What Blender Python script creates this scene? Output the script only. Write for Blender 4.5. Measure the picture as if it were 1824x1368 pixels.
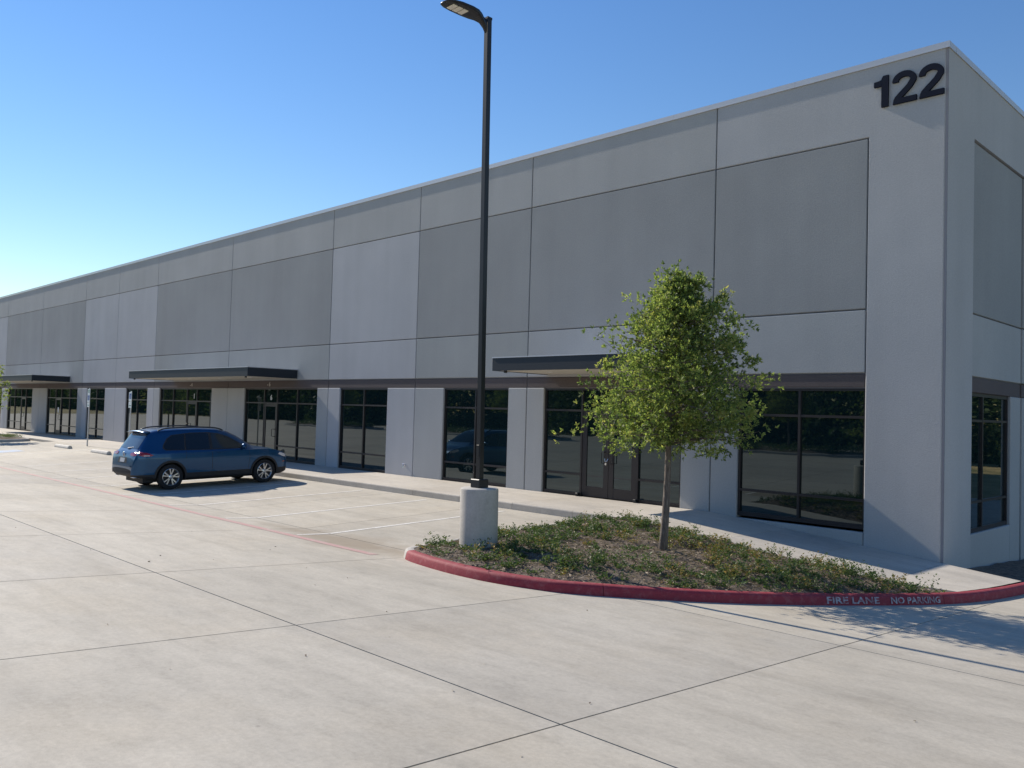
import bpy, bmesh, math, random
import numpy as np
from mathutils import Vector, Matrix, noise
from mathutils.bvhtree import BVHTree
for o in list(bpy.data.objects): bpy.data.objects.remove(o)
R = math.radians
SC = bpy.context.scene
COL = SC.collection
rnd = random.Random(7)

# ------------------------------------------------------------------ camera
YAW, PITCH, ROLL = R(45.018), R(1.9146), R(1.632)
cf = Vector((-math.sin(YAW)*math.cos(PITCH), math.cos(YAW)*math.cos(PITCH), math.sin(PITCH)))
cr = Vector((math.cos(YAW), math.sin(YAW), 0)); cu = cr.cross(cf)
r2 = cr*math.cos(ROLL) + cu*math.sin(ROLL); u2 = -cr*math.sin(ROLL) + cu*math.cos(ROLL)
cam_d = bpy.data.cameras.new('camera'); cam = bpy.data.objects.new('camera', cam_d); COL.objects.link(cam)
cam.matrix_world = Matrix(((r2.x, u2.x, -cf.x, 0.0), (r2.y, u2.y, -cf.y, -16.6), (r2.z, u2.z, -cf.z, 2.083), (0, 0, 0, 1)))
cam_d.sensor_width = 36; cam_d.lens = 36*1511/1824; cam_d.clip_start = .05; cam_d.clip_end = 2500
SC.camera = cam
SC.render.resolution_x, SC.render.resolution_y = 1024, 768
# ------------------------------------------------------------------ light
EL, EPS = R(33.8), R(3.2)          # sun height, and its angle in front of the facade plane
sdir = Vector((-math.cos(EPS)*math.cos(EL), -math.sin(EPS)*math.cos(EL), math.sin(EL)))
W = bpy.data.worlds.new('World'); SC.world = W; W.use_nodes = True
wn = W.node_tree.nodes; wl = W.node_tree.links
sky = wn.new('ShaderNodeTexSky'); sky.sky_type = 'NISHITA'; sky.sun_disc = False
sky.sun_elevation = EL; sky.sun_rotation = math.atan2(sdir.x, sdir.y)
sky.altitude = 150; sky.air_density = 1.35; sky.dust_density = 0.0; sky.ozone_density = 3.2
hs = wn.new('ShaderNodeHueSaturation'); hs.inputs['Saturation'].default_value = 1.24; hs.inputs['Hue'].default_value = .511; wl.new(sky.outputs[0], hs.inputs['Color'])
bg = wn['Background']; wl.new(hs.outputs[0], bg.inputs[0]); bg.inputs[1].default_value = .108
sl = bpy.data.lights.new('sun', 'SUN'); sl.energy = 4.9; sl.angle = R(.53); sl.color = (1, .915, .79)
so = bpy.data.objects.new('sun', sl); COL.objects.link(so)
so.rotation_euler = (-sdir).to_track_quat('-Z', 'Y').to_euler()
SC.view_settings.view_transform = 'Standard'; SC.view_settings.look = 'None'
SC.view_settings.exposure = 0.30; SC.view_settings.gamma = 1
SC.view_settings.use_curve_mapping = False

# ------------------------------------------------------------------ helpers
class MB:
    def __init__(s): s.v = []; s.f = []; s.m = []
    def add(s, vs, fs, m=0):
        b = len(s.v); s.v += [tuple(q) for q in vs]
        for f in fs: s.f.append(tuple(b+i for i in f)); s.m.append(m)
    def box(s, x0, x1, y0, y1, z0, z1, m=0, bev=0):
        if bev:
            bm = bmesh.new(); bmesh.ops.create_cube(bm, size=1)
            for v in bm.verts: v.co = Vector(((x0+x1)/2+v.co.x*(x1-x0), (y0+y1)/2+v.co.y*(y1-y0), (z0+z1)/2+v.co.z*(z1-z0)))
            bmesh.ops.bevel(bm, geom=bm.edges[:], offset=bev, segments=1, affect='EDGES')
            bm.verts.index_update()
            s.add([v.co for v in bm.verts], [[v.index for v in f.verts] for f in bm.faces], m); bm.free(); return
        s.add([(x0,y0,z0),(x1,y0,z0),(x1,y1,z0),(x0,y1,z0),(x0,y0,z1),(x1,y0,z1),(x1,y1,z1),(x0,y1,z1)],
              [(0,3,2,1),(4,5,6,7),(0,1,5,4),(1,2,6,5),(2,3,7,6),(3,0,4,7)], m)
    def tube(s, pts, rad, n=8, m=0, cap=True):
        pts = [Vector(p) for p in pts]; rs = rad if isinstance(rad, (list, tuple)) else [rad]*len(pts)
        vs = []; up = None
        for i, p in enumerate(pts):
            t = (pts[min(i+1, len(pts)-1)]-pts[max(i-1, 0)]).normalized()
            if up is None: up = Vector((0,0,1)) if abs(t.z) < .9 else Vector((1,0,0))
            a = t.cross(up).normalized(); b = a.cross(t); up = b
            for k in range(n):
                th = 2*math.pi*k/n; vs.append(p+(a*math.cos(th)+b*math.sin(th))*rs[i])
        fs = []
        for i in range(len(pts)-1):
            for k in range(n):
                fs.append((i*n+k, i*n+(k+1) % n, (i+1)*n+(k+1) % n, (i+1)*n+k))
        if cap: fs += [tuple(range(n))[::-1], tuple((len(pts)-1)*n+k for k in range(n))]
        s.add(vs, fs, m)
    def lathe(s, prof, n=32, m=0, axis='z', c=(0,0,0)):
        vs = []; fs = []
        for (r, h) in prof:
            for k in range(n):
                t = 2*math.pi*k/n; a, b = r*math.cos(t), r*math.sin(t)
                q = (a, b, h) if axis == 'z' else (a, h, b)
                vs.append((q[0]+c[0], q[1]+c[1], q[2]+c[2]))
        for i in range(len(prof)-1):
            for k in range(n): fs.append((i*n+k, i*n+(k+1) % n, (i+1)*n+(k+1) % n, (i+1)*n+k))
        s.add(vs, fs, m)
    def extrude(s, poly, y0, y1, m=0):   # poly in (x, z); between y0 and y1
        n = len(poly)
        s.add([(x, y0, z) for x, z in poly]+[(x, y1, z) for x, z in poly],
              [tuple(range(n))[::-1], tuple(range(n, 2*n))]+[(i, (i+1) % n, n+(i+1) % n, n+i) for i in range(n)], m)
    def build(s, name, mats, parent=None, smooth=False, loc=None):
        me = bpy.data.meshes.new(name); me.from_pydata(s.v, [], s.f); me.update()
        for mm in (mats if isinstance(mats, (list, tuple)) else [mats]): me.materials.append(mm)
        if len(set(s.m)) > 1: me.polygons.foreach_set('material_index', s.m)
        bm = bmesh.new(); bm.from_mesh(me); bmesh.ops.recalc_face_normals(bm, faces=bm.faces); bm.to_mesh(me); bm.free()
        if smooth: me.shade_smooth()
        return link(name, me, parent, loc)
def link(name, data, parent=None, loc=None):
    o = bpy.data.objects.new(name, data); COL.objects.link(o)
    if parent: o.parent = parent
    if loc: o.location = loc
    return o
def tag(o, label, cat, group=None):
    o['label'] = label; o['category'] = cat
    if group: o['group'] = group
    return o
def thing(name, label, cat, loc=(0,0,0), group=None):
    return tag(link(name, None, None, loc), label, cat, group)
def struct(o): o['kind'] = 'structure'; return o
def lerp_tab(t, x):
    if x <= t[0][0]: return t[0][1]
    for (a, b), (c, d) in zip(t, t[1:]):
        if x <= c: return b+(d-b)*(x-a)/(c-a)
    return t[-1][1]
def catmull(P, n=8, closed=False):
    P = [Vector(p) for p in P]; out = []
    N = len(P)
    for i in range(N if closed else N-1):
        g = (lambda k: P[k % N]) if closed else (lambda k: P[min(max(k, 0), N-1)])
        a, b, c, d = g(i-1), g(i), g(i+1), g(i+2)
        for k in range(n):
            t = k/n
            out.append(.5*((2*b)+(c-a)*t+(2*a-5*b+4*c-d)*t*t+(3*b-a-3*c+d)*t**3))
    if not closed: out.append(P[-1])
    return out

# ------------------------------------------------------------------ materials
def mat(name, col, rough=.8, metal=0, spec=None, ior=None, coat=0):
    m = bpy.data.materials.new(name); m.use_nodes = True
    b = m.node_tree.nodes['Principled BSDF']
    b.inputs['Base Color'].default_value = (*col, 1); b.inputs['Roughness'].default_value = rough; b.inputs['Metallic'].default_value = metal
    if spec is not None: b.inputs['Specular IOR Level'].default_value = spec
    if ior: b.inputs['IOR'].default_value = ior
    if coat: b.inputs['Coat Weight'].default_value = coat; b.inputs['Coat Roughness'].default_value = .03
    return m
class NT:
    def __init__(s, m): s.t = m.node_tree; s.b = s.t.nodes['Principled BSDF']
    def n(s, typ, **kw):
        q = s.t.nodes.new(typ)
        for k, v in kw.items():
            if k.startswith('i_'): q.inputs[int(k[2:]) if k[2:].isdigit() else k[2:].replace('_', ' ')].default_value = v
            else: setattr(q, k, v)
        return q
    def l(s, a, b): s.t.links.new(a, b)
    def co(s, scale=(1,1,1), kind='Object'):
        c = s.n('ShaderNodeTexCoord') if kind != 'World' else s.n('ShaderNodeNewGeometry')
        mp = s.n('ShaderNodeMapping'); mp.inputs['Scale'].default_value = scale
        s.l(c.outputs['Position' if kind == 'World' else kind], mp.inputs[0]); return mp.outputs[0]
    def noise(s, co, sc, det=4, rough=.55):
        q = s.n('ShaderNodeTexNoise'); q.inputs['Scale'].default_value = sc; q.inputs['Detail'].default_value = det; q.inputs['Roughness'].default_value = rough
        s.l(co, q.inputs['Vector']); return q.outputs[0]
    def ramp(s, fac, stops):
        q = s.n('ShaderNodeValToRGB'); e = q.color_ramp.elements
        while len(e) < len(stops): e.new(.5)
        for el, (p, c) in zip(e, stops): el.position = p; el.color = (c, c, c, 1) if not isinstance(c, tuple) else (*c, 1)
        s.l(fac, q.inputs[0]); return q.outputs[0]
    def mix(s, a, b, fac, typ='MIX'):
        q = s.n('ShaderNodeMix', data_type='RGBA', blend_type=typ)
        for sock, v in ((q.inputs[0], fac), (q.inputs[6], a), (q.inputs[7], b)):
            if isinstance(v, (int, float)): sock.default_value = v
            elif isinstance(v, tuple): sock.default_value = (*v, 1)
            else: s.l(v, sock)
        return q.outputs[2]
    def math(s, op, a, b=0.0):
        q = s.n('ShaderNodeMath', operation=op)
        for i, v in enumerate((a, b)):
            if isinstance(v, (int, float)): q.inputs[i].default_value = v
            else: s.l(v, q.inputs[i])
        return q.outputs[0]
    def bump(s, h, st, dist=.01, prev=None):
        q = s.n('ShaderNodeBump'); q.inputs['Strength'].default_value = st; q.inputs['Distance'].default_value = dist
        s.l(h, q.inputs['Height'])
        if prev: s.l(prev, q.inputs['Normal'])
        return q.outputs[0]
    def color(s, c): s.l(c, s.b.inputs['Base Color'])
    def normal(s, c): s.l(c, s.b.inputs['Normal'])

def wall_mat(name, col):      # painted textured concrete, a little blotchy and rain streaked
    m = mat(name, col, .85); t = NT(m); c = t.co(kind='World')
    big = t.ramp(t.noise(c, .45, 4), [(.3, .94), (.7, 1.05)])
    streak = t.ramp(t.noise(t.co((1.6, 1.6, .10), 'World'), 1.0, 5), [(.35, .968), (.65, 1.02)])
    fine = t.ramp(t.noise(c, 32, 4, .7), [(.3, .91), (.7, 1.09)])
    k = t.mix(big, streak, 1.0, 'MULTIPLY'); k = t.mix(k, fine, 1.0, 'MULTIPLY')
    t.color(t.mix(col, k, 1.0, 'MULTIPLY'))
    b = t.bump(t.noise(c, 50, 3), .38, .010)
    b = t.bump(t.noise(c, .55, 2), .16, .06, b)
    t.normal(t.bump(t.noise(c, 14, 2), .10, .014, b)); return m
M = {}
M['wall_top'] = wall_mat('wall_top_grey', (.395, .395, .39))
M['wall_dark'] = wall_mat('wall_dark_grey', (.300, .305, .306))
M['wall_low'] = wall_mat('wall_low_grey', (.385, .39, .39))
M['wall_light'] = wall_mat('wall_light_grey', (.432, .434, .448))
M['wall_corner'] = wall_mat('wall_corner_grey', (.42, .42, .425))
M['wall_mid'] = wall_mat('wall_mid_grey', (.335, .345, .342))
M['band'] = wall_mat('band_brown', (.105, .085, .082))
M['core'] = wall_mat('wall_core_grey', (.24, .25, .26))
M['joint'] = mat('joint_sealant', (.17, .165, .175), .8)

def concrete(name, col, stain=True, pool=False):
    m = mat(name, col, .82); t = NT(m); c = t.co(kind='World')
    big = t.ramp(t.noise(c, .22, 5, .6), [(.3, .86), (.5, .98), (.72, 1.08)])
    mid = t.ramp(t.noise(t.co((.35, 1.5, 1), 'World'), 1.1, 6, .62), [(.32, .87), (.55, 1.0), (.75, 1.06)])
    fine = t.ramp(t.noise(c, 26, 4, .7), [(.25, .88), (.7, 1.08)])
    grit = t.ramp(t.noise(c, 160, 2, .5), [(.3, .93), (.7, 1.05)])
    med = t.ramp(t.noise(t.co((1, 1.6, 1), 'World'), 3.4, 6, .68), [(.30, .88), (.5, 1.0), (.70, 1.06)])
    k = t.mix(big, mid, 1.0, 'MULTIPLY'); k = t.mix(k, med, 1.0, 'MULTIPLY'); k = t.mix(k, fine, 1.0, 'MULTIPLY'); k = t.mix(k, grit, 1.0, 'MULTIPLY')
    oi = t.n('ShaderNodeObjectInfo')
    tint = t.ramp(oi.outputs['Random'], [(0, (.93, .93, .94)), (1, (1.05, 1.04, 1.02))])
    k = t.mix(k, tint, 1.0, 'MULTIPLY')
    base = t.mix(col, k, 1.0, 'MULTIPLY')
    warm = t.ramp(t.noise(c, .5, 6, .65), [(.48, 0.0), (.70, .26)])
    base = t.mix(base, t.mix(base, (.93, .84, .70), 1.0, 'MULTIPLY'), warm)
    if stain:      # tyre-dirt streaks along the lane and small drips
        s1 = t.ramp(t.noise(t.co((.16, 2.6, 1), 'World'), 1.0, 5, .6), [(.53, 0.0), (.76, .30)])
        base = t.mix(base, (col[0]*.55, col[1]*.53, col[2]*.50), s1)
        v = t.n('ShaderNodeTexVoronoi'); v.inputs['Scale'].default_value = .8; t.l(c, v.inputs['Vector'])
        s2 = t.ramp(v.outputs['Distance'], [(.008, .5), (.02, 0.0)])
        base = t.mix(base, (.10, .09, .08), s2)
    if pool:       # silt left where water stands along the gutter at the island
        g = t.n('ShaderNodeSeparateXYZ'); t.l(c, g.inputs[0])
        dy = t.math('ABSOLUTE', t.math('ADD', g.outputs[1], 7.9)); dx = t.math('ABSOLUTE', t.math('ADD', g.outputs[0], 12.6))
        d = t.math('ADD', t.math('MULTIPLY', dy, 1.1), t.math('MULTIPLY', dx, .26))
        d = t.math('ADD', d, t.math('MULTIPLY', t.math('SUBTRACT', t.noise(c, 1.6, 5), .5), 1.1))
        base = t.mix(base, (col[0]*.56, col[1]*.48, col[2]*.40), t.ramp(d, [(.35, .8), (1.25, 0.0)]))
    t.color(base)
    b = t.bump(t.noise(t.co((6, 40, 10), 'World'), 1.0, 3), .12, .006)
    t.normal(t.bump(t.noise(c, 120, 2), .12, .003, b)); return m
M['slab'] = concrete('lot_concrete', (.470, .432, .362), pool=True)
M['walk'] = concrete('walk_concrete', (.52, .48, .42), stain=False)
M['kerb'] = concrete('kerb_concrete', (.44, .42, .39), stain=False)
def worn_paint(name, col, under, lo, hi, sc=9):
    m = mat(name, col, .75); t = NT(m); c = t.co(kind='World')
    f = t.ramp(t.noise(c, sc, 6, .7), [(lo, 0.0), (hi, 1.0)])
    f2 = t.ramp(t.noise(c, 30, 3), [(.3, .86), (.7, 1.08)])
    t.color(t.mix(t.mix(under, col, f), f2, 1.0, 'MULTIPLY')); t.normal(t.bump(t.noise(c, 70, 3), .35, .006)); return m
M['red_kerb'] = worn_paint('red_kerb_paint', (.275, .026, .042), (.36, .11, .115), .22, .50)
M['red_line'] = worn_paint('red_line_paint', (.50, .28, .26), (.47, .40, .35), .22, .58, 4)
M['white_line'] = worn_paint('white_line_paint', (.74, .72, .67), (.52, .47, .40), .24, .56, 6)
M['blue_line'] = worn_paint('blue_line_paint', (.30, .42, .60), (.46, .44, .40), .3, .6, 6)
M['stencil'] = worn_paint('stencil_paint', (.46, .44, .47), (.26, .06, .08), .36, .60, 14)
M['frame'] = mat('bronze_frame', (.030, .026, .028), .42, .25)
M['black'] = mat('black_metal', (.018, .020, .024), .42, .3)
M['slate'] = mat('slate_fascia', (.013, .020, .030), .55, .1)
M['soffit'] = mat('soffit_cream', (.52, .49, .42), .8)
M['numeral'] = mat('numeral_navy', (.008, .012, .026), .8, 0, .2)
M['coping'] = mat('coping_metal', (.54, .54, .56), .42, .3)
M['glint'] = mat('chrome', (.75, .75, .76), .18, 1)
def glass(name, base, ior):
    m = mat(name, base, .015, ior=ior); t = NT(m)
    t.b.inputs['Specular Tint'].default_value = (.80, .96, 1.0, 1)
    t.normal(t.bump(t.noise(t.co(kind='World'), .9, 2), .02, .05)); return m
M['glass'] = glass('tinted_glass', (.006, .015, .018), 1.82)
M['white'] = mat('white_print', (.75, .75, .75), .6)
M['pale'] = mat('pale_print', (.42, .39, .36), .7)
M['roof'] = mat('roof_membrane', (.6, .6, .6), .9)
M['sign_white'] = mat('sign_white', (.80, .84, .80), .5)
M['sign_blue'] = mat('sign_blue', (.03, .11, .36), .5)
M['sign_green'] = mat('sign_green', (.05, .25, .14), .5)
M['post'] = mat('galvanised_post', (.62, .61, .57), .6, .1)
M['stop'] = concrete('stop_concrete', (.72, .68, .60), stain=False)
def soil_mat():
    m = mat('mulch_soil', (.10, .08, .06), .95); t = NT(m); c = t.co(kind='World')
    a = t.noise(c, 9, 7, .75)
    t.color(t.ramp(a, [(.3, (.06, .047, .038)), (.5, (.17, .13, .10)), (.68, (.30, .24, .185))]))
    t.normal(t.bump(t.noise(c, 30, 6, .8), .9, .05)); return m
M['soil'] = soil_mat()
def grass_mat():
    m = mat('dry_grass', (.2, .17, .08), .95); t = NT(m); c = t.co(kind='World')
    t.color(t.ramp(t.noise(c, .25, 6), [(.35, (.10, .12, .04)), (.5, (.30, .24, .10)), (.65, (.42, .33, .15))]))
    t.normal(t.bump(t.noise(c, 12, 5), .8, .1)); return m
M['grass'] = grass_mat()
def leaf_mat(name, stops, trans=.35, sc=2.2):
    m = bpy.data.materials.new(name); m.use_nodes = True; t = NT(m)
    a = t.n('ShaderNodeAttribute', attribute_name='tint')
    col = t.ramp(a.outputs['Fac'], stops); t.color(col)
    t.b.inputs['Roughness'].default_value = .55; t.b.inputs['Specular IOR Level'].default_value = .3
    tr = t.n('ShaderNodeBsdfTranslucent'); t.l(t.mix(col, (1.55, 1.7, .95), 1.0, 'MULTIPLY'), tr.inputs[0])
    mx = t.n('ShaderNodeMixShader'); mx.inputs[0].default_value = trans
    t.l(t.b.outputs[0], mx.inputs[1]); t.l(tr.outputs[0], mx.inputs[2])
    t.l(mx.outputs[0], t.t.nodes['Material Output'].inputs[0]); return m
M['oak'] = leaf_mat('oak_leaf', [(0, (.062, .092, .034)), (.34, (.155, .205, .068)), (.72, (.305, .350, .112)), (1, (.36, .33, .13))], .45)
M['cover'] = leaf_mat('groundcover_leaf', [(0, (.038, .070, .030)), (.5, (.080, .125, .046)), (.8, (.18, .18, .06)), (1, (.28, .17, .07))], .28)
M['straw'] = leaf_mat('straw', [(0, (.13, .10, .075)), (.5, (.26, .20, .14)), (1, (.36, .29, .21))], .1)
M['wood'] = leaf_mat('wood_leaf', [(0, (.050, .085, .036)), (.6, (.075, .115, .045)), (1, (.11, .14, .052))], .30)
def bark_mat():
    m = mat('bark', (.17, .14, .12), .95); t = NT(m)
    n_ = t.noise(t.co((14, 14, 3.2), 'World'), 2.2, 6, .7)
    t.color(t.ramp(n_, [(.3, (.085, .068, .056)), (.55, (.17, .14, .12)), (.72, (.30, .26, .225))]))
    t.normal(t.bump(n_, .9, .02)); return m
M['bark'] = bark_mat()

# ------------------------------------------------------------------ ground
def G(X, Y):
    south = -.31-.053*(max(Y, -16)+7.58)-.012*(max(min(Y, -16), -40)+16)
    if Y < -7.58: return south
    east = -.31-.053*(min(Y, 7)+7.58)
    zk = -.16 if X > -31.5 else (-.005 if X < -36 else -.005-.155*(X+36)/4.5)
    if X < -46: zk = max(-.14, -.005-.135*(-46-X)/2.0)
    west = -.31+(min(Y, -2.65)+7.58)/4.93*(zk+.31)
    k = min(1, max(0, (X+11.0)/2.5)); return west*(1-k)+east*k
def sheet(name, xs, ys, zf, material, skirt=0, parent=None):
    nx, ny = len(xs), len(ys)
    vs = [(x, y, zf(x, y)) for y in ys for x in xs]
    fs = [(j*nx+i, j*nx+i+1, (j+1)*nx+i+1, (j+1)*nx+i) for j in range(ny-1) for i in range(nx-1)]
    if skirt:
        b = len(vs)
        ring = [i for i in range(nx)]+[j*nx+nx-1 for j in range(1, ny)]+[(ny-1)*nx+i for i in range(nx-2, -1, -1)]+[j*nx for j in range(ny-2, 0, -1)]
        vs += [(vs[i][0], vs[i][1], vs[i][2]-skirt) for i in ring]; n = len(ring)
        fs += [(ring[(k+1) % n], ring[k], b+k, b+(k+1) % n) for k in range(n)]
    me = bpy.data.meshes.new(name); me.from_pydata(vs, [], fs); me.update(); me.materials.append(material)
    return link(name, me, parent)
def axis(fine, far): return sorted(set(fine+far))
gx = axis([x*2.0 for x in range(-45, 20)], [-900, -500, -300, -200, -150, -120, -100, 50, 65, 90, 130, 200, 300, 500, 900])
gy = axis([y*1.5-.45 for y in range(-30, 10)], [-900, -500, -300, -200, -120, -90, -70, -55, 20, 30, 45, 70, 110, 200, 400, 900])
struct(sheet('ground', gx, gy, lambda x, y: G(x, y)-(.09 if not (-110 < x < -5.5 and y > -2.4) else .5), M['grass']))

lot = struct(link('parking_lot', None))
XJ = [-3.93, -7.42, -10.80, -14.68]
while XJ[-1] > -120: XJ.append(XJ[-1]-3.62)
XJ = [10.2, 6.65, 3.1, -.42]+XJ
YJ = [-34.4, -29.9, -25.5, -21.0, -16.55, -12.10, -7.58, -2.62]
gap = .0085
for i in range(len(XJ)-1):
    for j in range(len(YJ)-1):
        if j == 6 and XJ[i] > -3.9: continue
        x1, x0, y0, y1 = XJ[i]-gap, XJ[i+1]+gap, YJ[j]+gap, YJ[j+1]-gap
        if j == 0 and XJ[i] > 8: continue
        n = 6
        sheet('concrete_slab', [x0+(x1-x0)*k/n for k in range(n+1)], [y0+(y1-y0)*k/n for k in range(n+1)], G, M['slab'], .06, lot)
for x0, x1 in ((-3.93+gap, -.42-gap), (-.42+gap, 3.1-gap), (3.1+gap, 6.65-gap)):
    for y0, y1 in ((-7.58, -3.4), (-3.4, .9), (.9, 5.2), (5.2, 9.5), (9.5, 14), (14, 19), (19, 24)):
        sheet('concrete_slab', [x0+(x1-x0)*k/4 for k in range(5)], [y0+gap+(y1-y0-2*gap)*k/6 for k in range(7)], G, M['slab'], .06, lot)
for y0, y1 in ((-2.62, .9), (.9, 5.2), (5.2, 9.5), (9.5, 14), (14, 19), (19, 24)):
    x0, x1 = -5.3, -3.93-gap
    sheet('concrete_slab', [x0, -4.6, x1], [y0+gap+(y1-y0-2*gap)*k/6 for k in range(7)], G, M['slab'], .06, lot)

# painted lines: sheets 4 mm above the slabs
def strip(name, x0, x1, y0, y1, material, n=10, dz=.004):
    nx = n if abs(x1-x0) > abs(y1-y0) else 1; ny = n if nx == 1 else 1
    return sheet(name, [x0+(x1-x0)*k/nx for k in range(nx+1)], [y0+(y1-y0)*k/ny for k in range(ny+1)], lambda x, y: G(x, y)+dz, material, 0, lot)
for k in range(8):
    xs = -13.80-2.78*k
    strip('painted_stall_line', xs-.05, xs+.05, -7.565, -2.95 if xs > -33 else -3.1, M['white_line'], 12)
    strip('painted_stall_line', xs-.05, xs+.05, -8.28, -7.595, M['white_line'], 4)
for xs in (-38.9, -43.4, -46.2):
    strip('painted_stall_line', xs-.05, xs+.05, -7.565, -3.1, M['white_line'], 12)
for a, b in ((-23, -11.2), (-36, -23), (-50, -36), (-70, -50)):
    strip('painted_fire_lane_line', a, b, -8.50, -8.34, M['red_line'], 12)
# blue patch of the accessible stall marking
strip('painted_access_mark', -41.9, -40.6, -6.6, -5.5, M['blue_line'], 4)

# ------------------------------------------------------------------ island kerb
KP = [(-11.22,-2.64),(-11.22,-4.5),(-11.22,-6.4),(-11.20,-7.35),(-11.02,-7.92),(-10.62,-8.24),(-10.0,-8.40),(-9.3,-8.48),(-8.64,-8.47),(-8.0,-8.33),(-7.3,-7.98),
      (-6.21,-6.84),(-5.45,-5.72),(-4.82,-4.5),(-4.36,-3.41),(-4.09,-2.31),(-3.95,-.61),(-3.92,3),(-3.92,9),(-3.92,24)]
kpath = catmull([(x, y, 0) for x, y in KP], 12)
karc = [0]
for a, b in zip(kpath, kpath[1:]): karc.append(karc[-1]+(b-a).length)
def at_arc(s):
    s = min(max(s, 0), karc[-1]-1e-4)
    i = max(k for k in range(len(karc)) if karc[k] <= s); i = min(i, len(kpath)-2)
    t = (s-karc[i])/(karc[i+1]-karc[i]); p = kpath[i].lerp(kpath[i+1], t)
    d = (kpath[min(i+2, len(kpath)-1)]-kpath[max(i-1, 0)]).normalized()
    return p, d, Vector((d.y, -d.x, 0))      # point, tangent, outward normal (to the right of travel)
def nearest_arc(x, y): return karc[min(range(len(kpath)), key=lambda i: (kpath[i].x-x)**2+(kpath[i].y-y)**2)]
# the island lies on the left of travel (path goes south on the west side, then east): outward is right
KPROF = [(0.0, -.12), (0.0, 0.0), (-.020, .095), (-.032, .122), (-.060, .137), (-.15, .139), (-.165, .132), (-.168, -.12)]
def kerb_z(p): return G(p.x, p.y) if p.x > -10.9 else min(G(p.x-.2, p.y), G(p.x, p.y)+.1)
def kerb_piece(s0, s1, material, parent):
    n = max(2, int((s1-s0)/.12)); vs = []; m = len(KPROF)
    for k in range(n+1):
        p, d, o = at_arc(s0+(s1-s0)*k/n); z = kerb_z(p)
        wob = .004*noise.noise(Vector((p.x*2, p.y*2, 0)))
        vs += [(p.x+o.x*(q+wob), p.y+o.y*(q+wob), z+h+(wob if h > .1 else 0)) for q, h in KPROF]
    fs = [(k*m+i, k*m+i+1, (k+1)*m+i+1, (k+1)*m+i) for k in range(n) for i in range(m-1)]
    fs += [tuple(range(m)), tuple(n*m+i for i in range(m))]
    me = bpy.data.meshes.new('kerb_section'); me.from_pydata(vs, [], fs); me.update(); me.materials.append(material)
    bm = bmesh.new(); bm.from_mesh(me); bmesh.ops.recalc_face_normals(bm, faces=bm.faces); bm.to_mesh(me); bm.free()
    me.shade_smooth(); me.set_sharp_from_angle(angle=R(50)); return link('kerb_section', me, parent)
# sidewalk slabs along the facade
def SW(X, Y):
    if X < -10.2: return 0.0
    if X <= -5.4: return -.0917*(X+10.2)
    t = (X+5.4)/1.5; return -.44*(1-t)+(-.30-.053*(Y+7.7)+.13)*t
walk = struct(link('sidewalk', None))
wx = [-3.98, -5.36, -6.9, -8.42, -10.2]
while wx[-1] > -84: wx.append(wx[-1]-1.84)
def bevel_slab(x0, x1, y0, y1, zf, material, name, parent, depth=.4, lip=.03):
    xs = [x0+(x1-x0)*k/3 for k in range(4)]
    prof = [(y0, -depth), (y0, -lip), (y0+lip*.35, -lip*.3), (y0+lip, 0), ((y0+y1)/2, 0), (y1, 0)]
    vs = [(x, y, zf(x, y)+dz) for (y, dz) in prof for x in xs]; nx = len(xs)
    fs = [(j*nx+i, j*nx+i+1, (j+1)*nx+i+1, (j+1)*nx+i) for j in range(len(prof)-1) for i in range(nx-1)]
    b = len(vs)
    for side in (0, nx-1):
        ids = [j*nx+side for j in range(len(prof))]; c = len(vs); vs.append((xs[side], y1, zf(xs[side], y1)-depth))
        fs.append(tuple(ids+[c]))
    me = bpy.data.meshes.new(name); me.from_pydata(vs, [], fs); me.update(); me.materials.append(material)
    bm = bmesh.new(); bm.from_mesh(me); bmesh.ops.recalc_face_normals(bm, faces=bm.faces); bm.to_mesh(me); bm.free()
    o = link(name, me, parent); return o
def kerb_x(y):
    c = [p.x for p in kpath if abs(p.y-y) < .25 and p.x > -6]; return sum(c)/len(c) if c else -3.95
for a, b in zip(wx[1:], wx[2:]):
    bevel_slab(b+.004, a-.004, -2.62, -.012 if a < -5 else -.04, SW, M['walk'], 'walk_slab', walk)

ys_ = [-2.62+.131*k for k in range(21)]; xs_ = []; vs = []
for y in ys_:
    xe = kerb_x(y)-.178
    vs += [(x, y, SW(x, y)) for x in (-5.352, -5.0, -4.7, xe)]
mbw = MB(); mbw.add(vs, [(j*4+i, j*4+i+1, (j+1)*4+i+1, (j+1)*4+i) for j in range(20) for i in range(3)])
lo = [(-5.352, -2.62), (kerb_x(-2.62)-.178, -2.62), (kerb_x(0)-.178, 0), (-5.352, 0)]
mbw.add([(x, y, SW(x, y)) for x, y in lo]+[(x, y, SW(x, y)-.3) for x, y in lo], [(0, 1, 5, 4), (2, 3, 7, 6)])
mbw.build('walk_slab', M['walk'], walk)
kerb = struct(link('kerb', None))
s_red = nearest_arc(-10.68, -8.22)
cuts = [0, 2.4, s_red]+[nearest_arc(*q) for q in ((-7.08, -7.78), (-4.30, -3.2), (-3.93, .4), (-3.92, 4), (-3.92, 8), (-3.92, 12), (-3.92, 16), (-3.92, 20), (-3.92, 24))]
for a, b in zip(cuts, cuts[1:]):
    kerb_piece(a+.004, b-.004, M['kerb'] if b <= s_red+.01 else M['red_kerb'], kerb)
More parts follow.
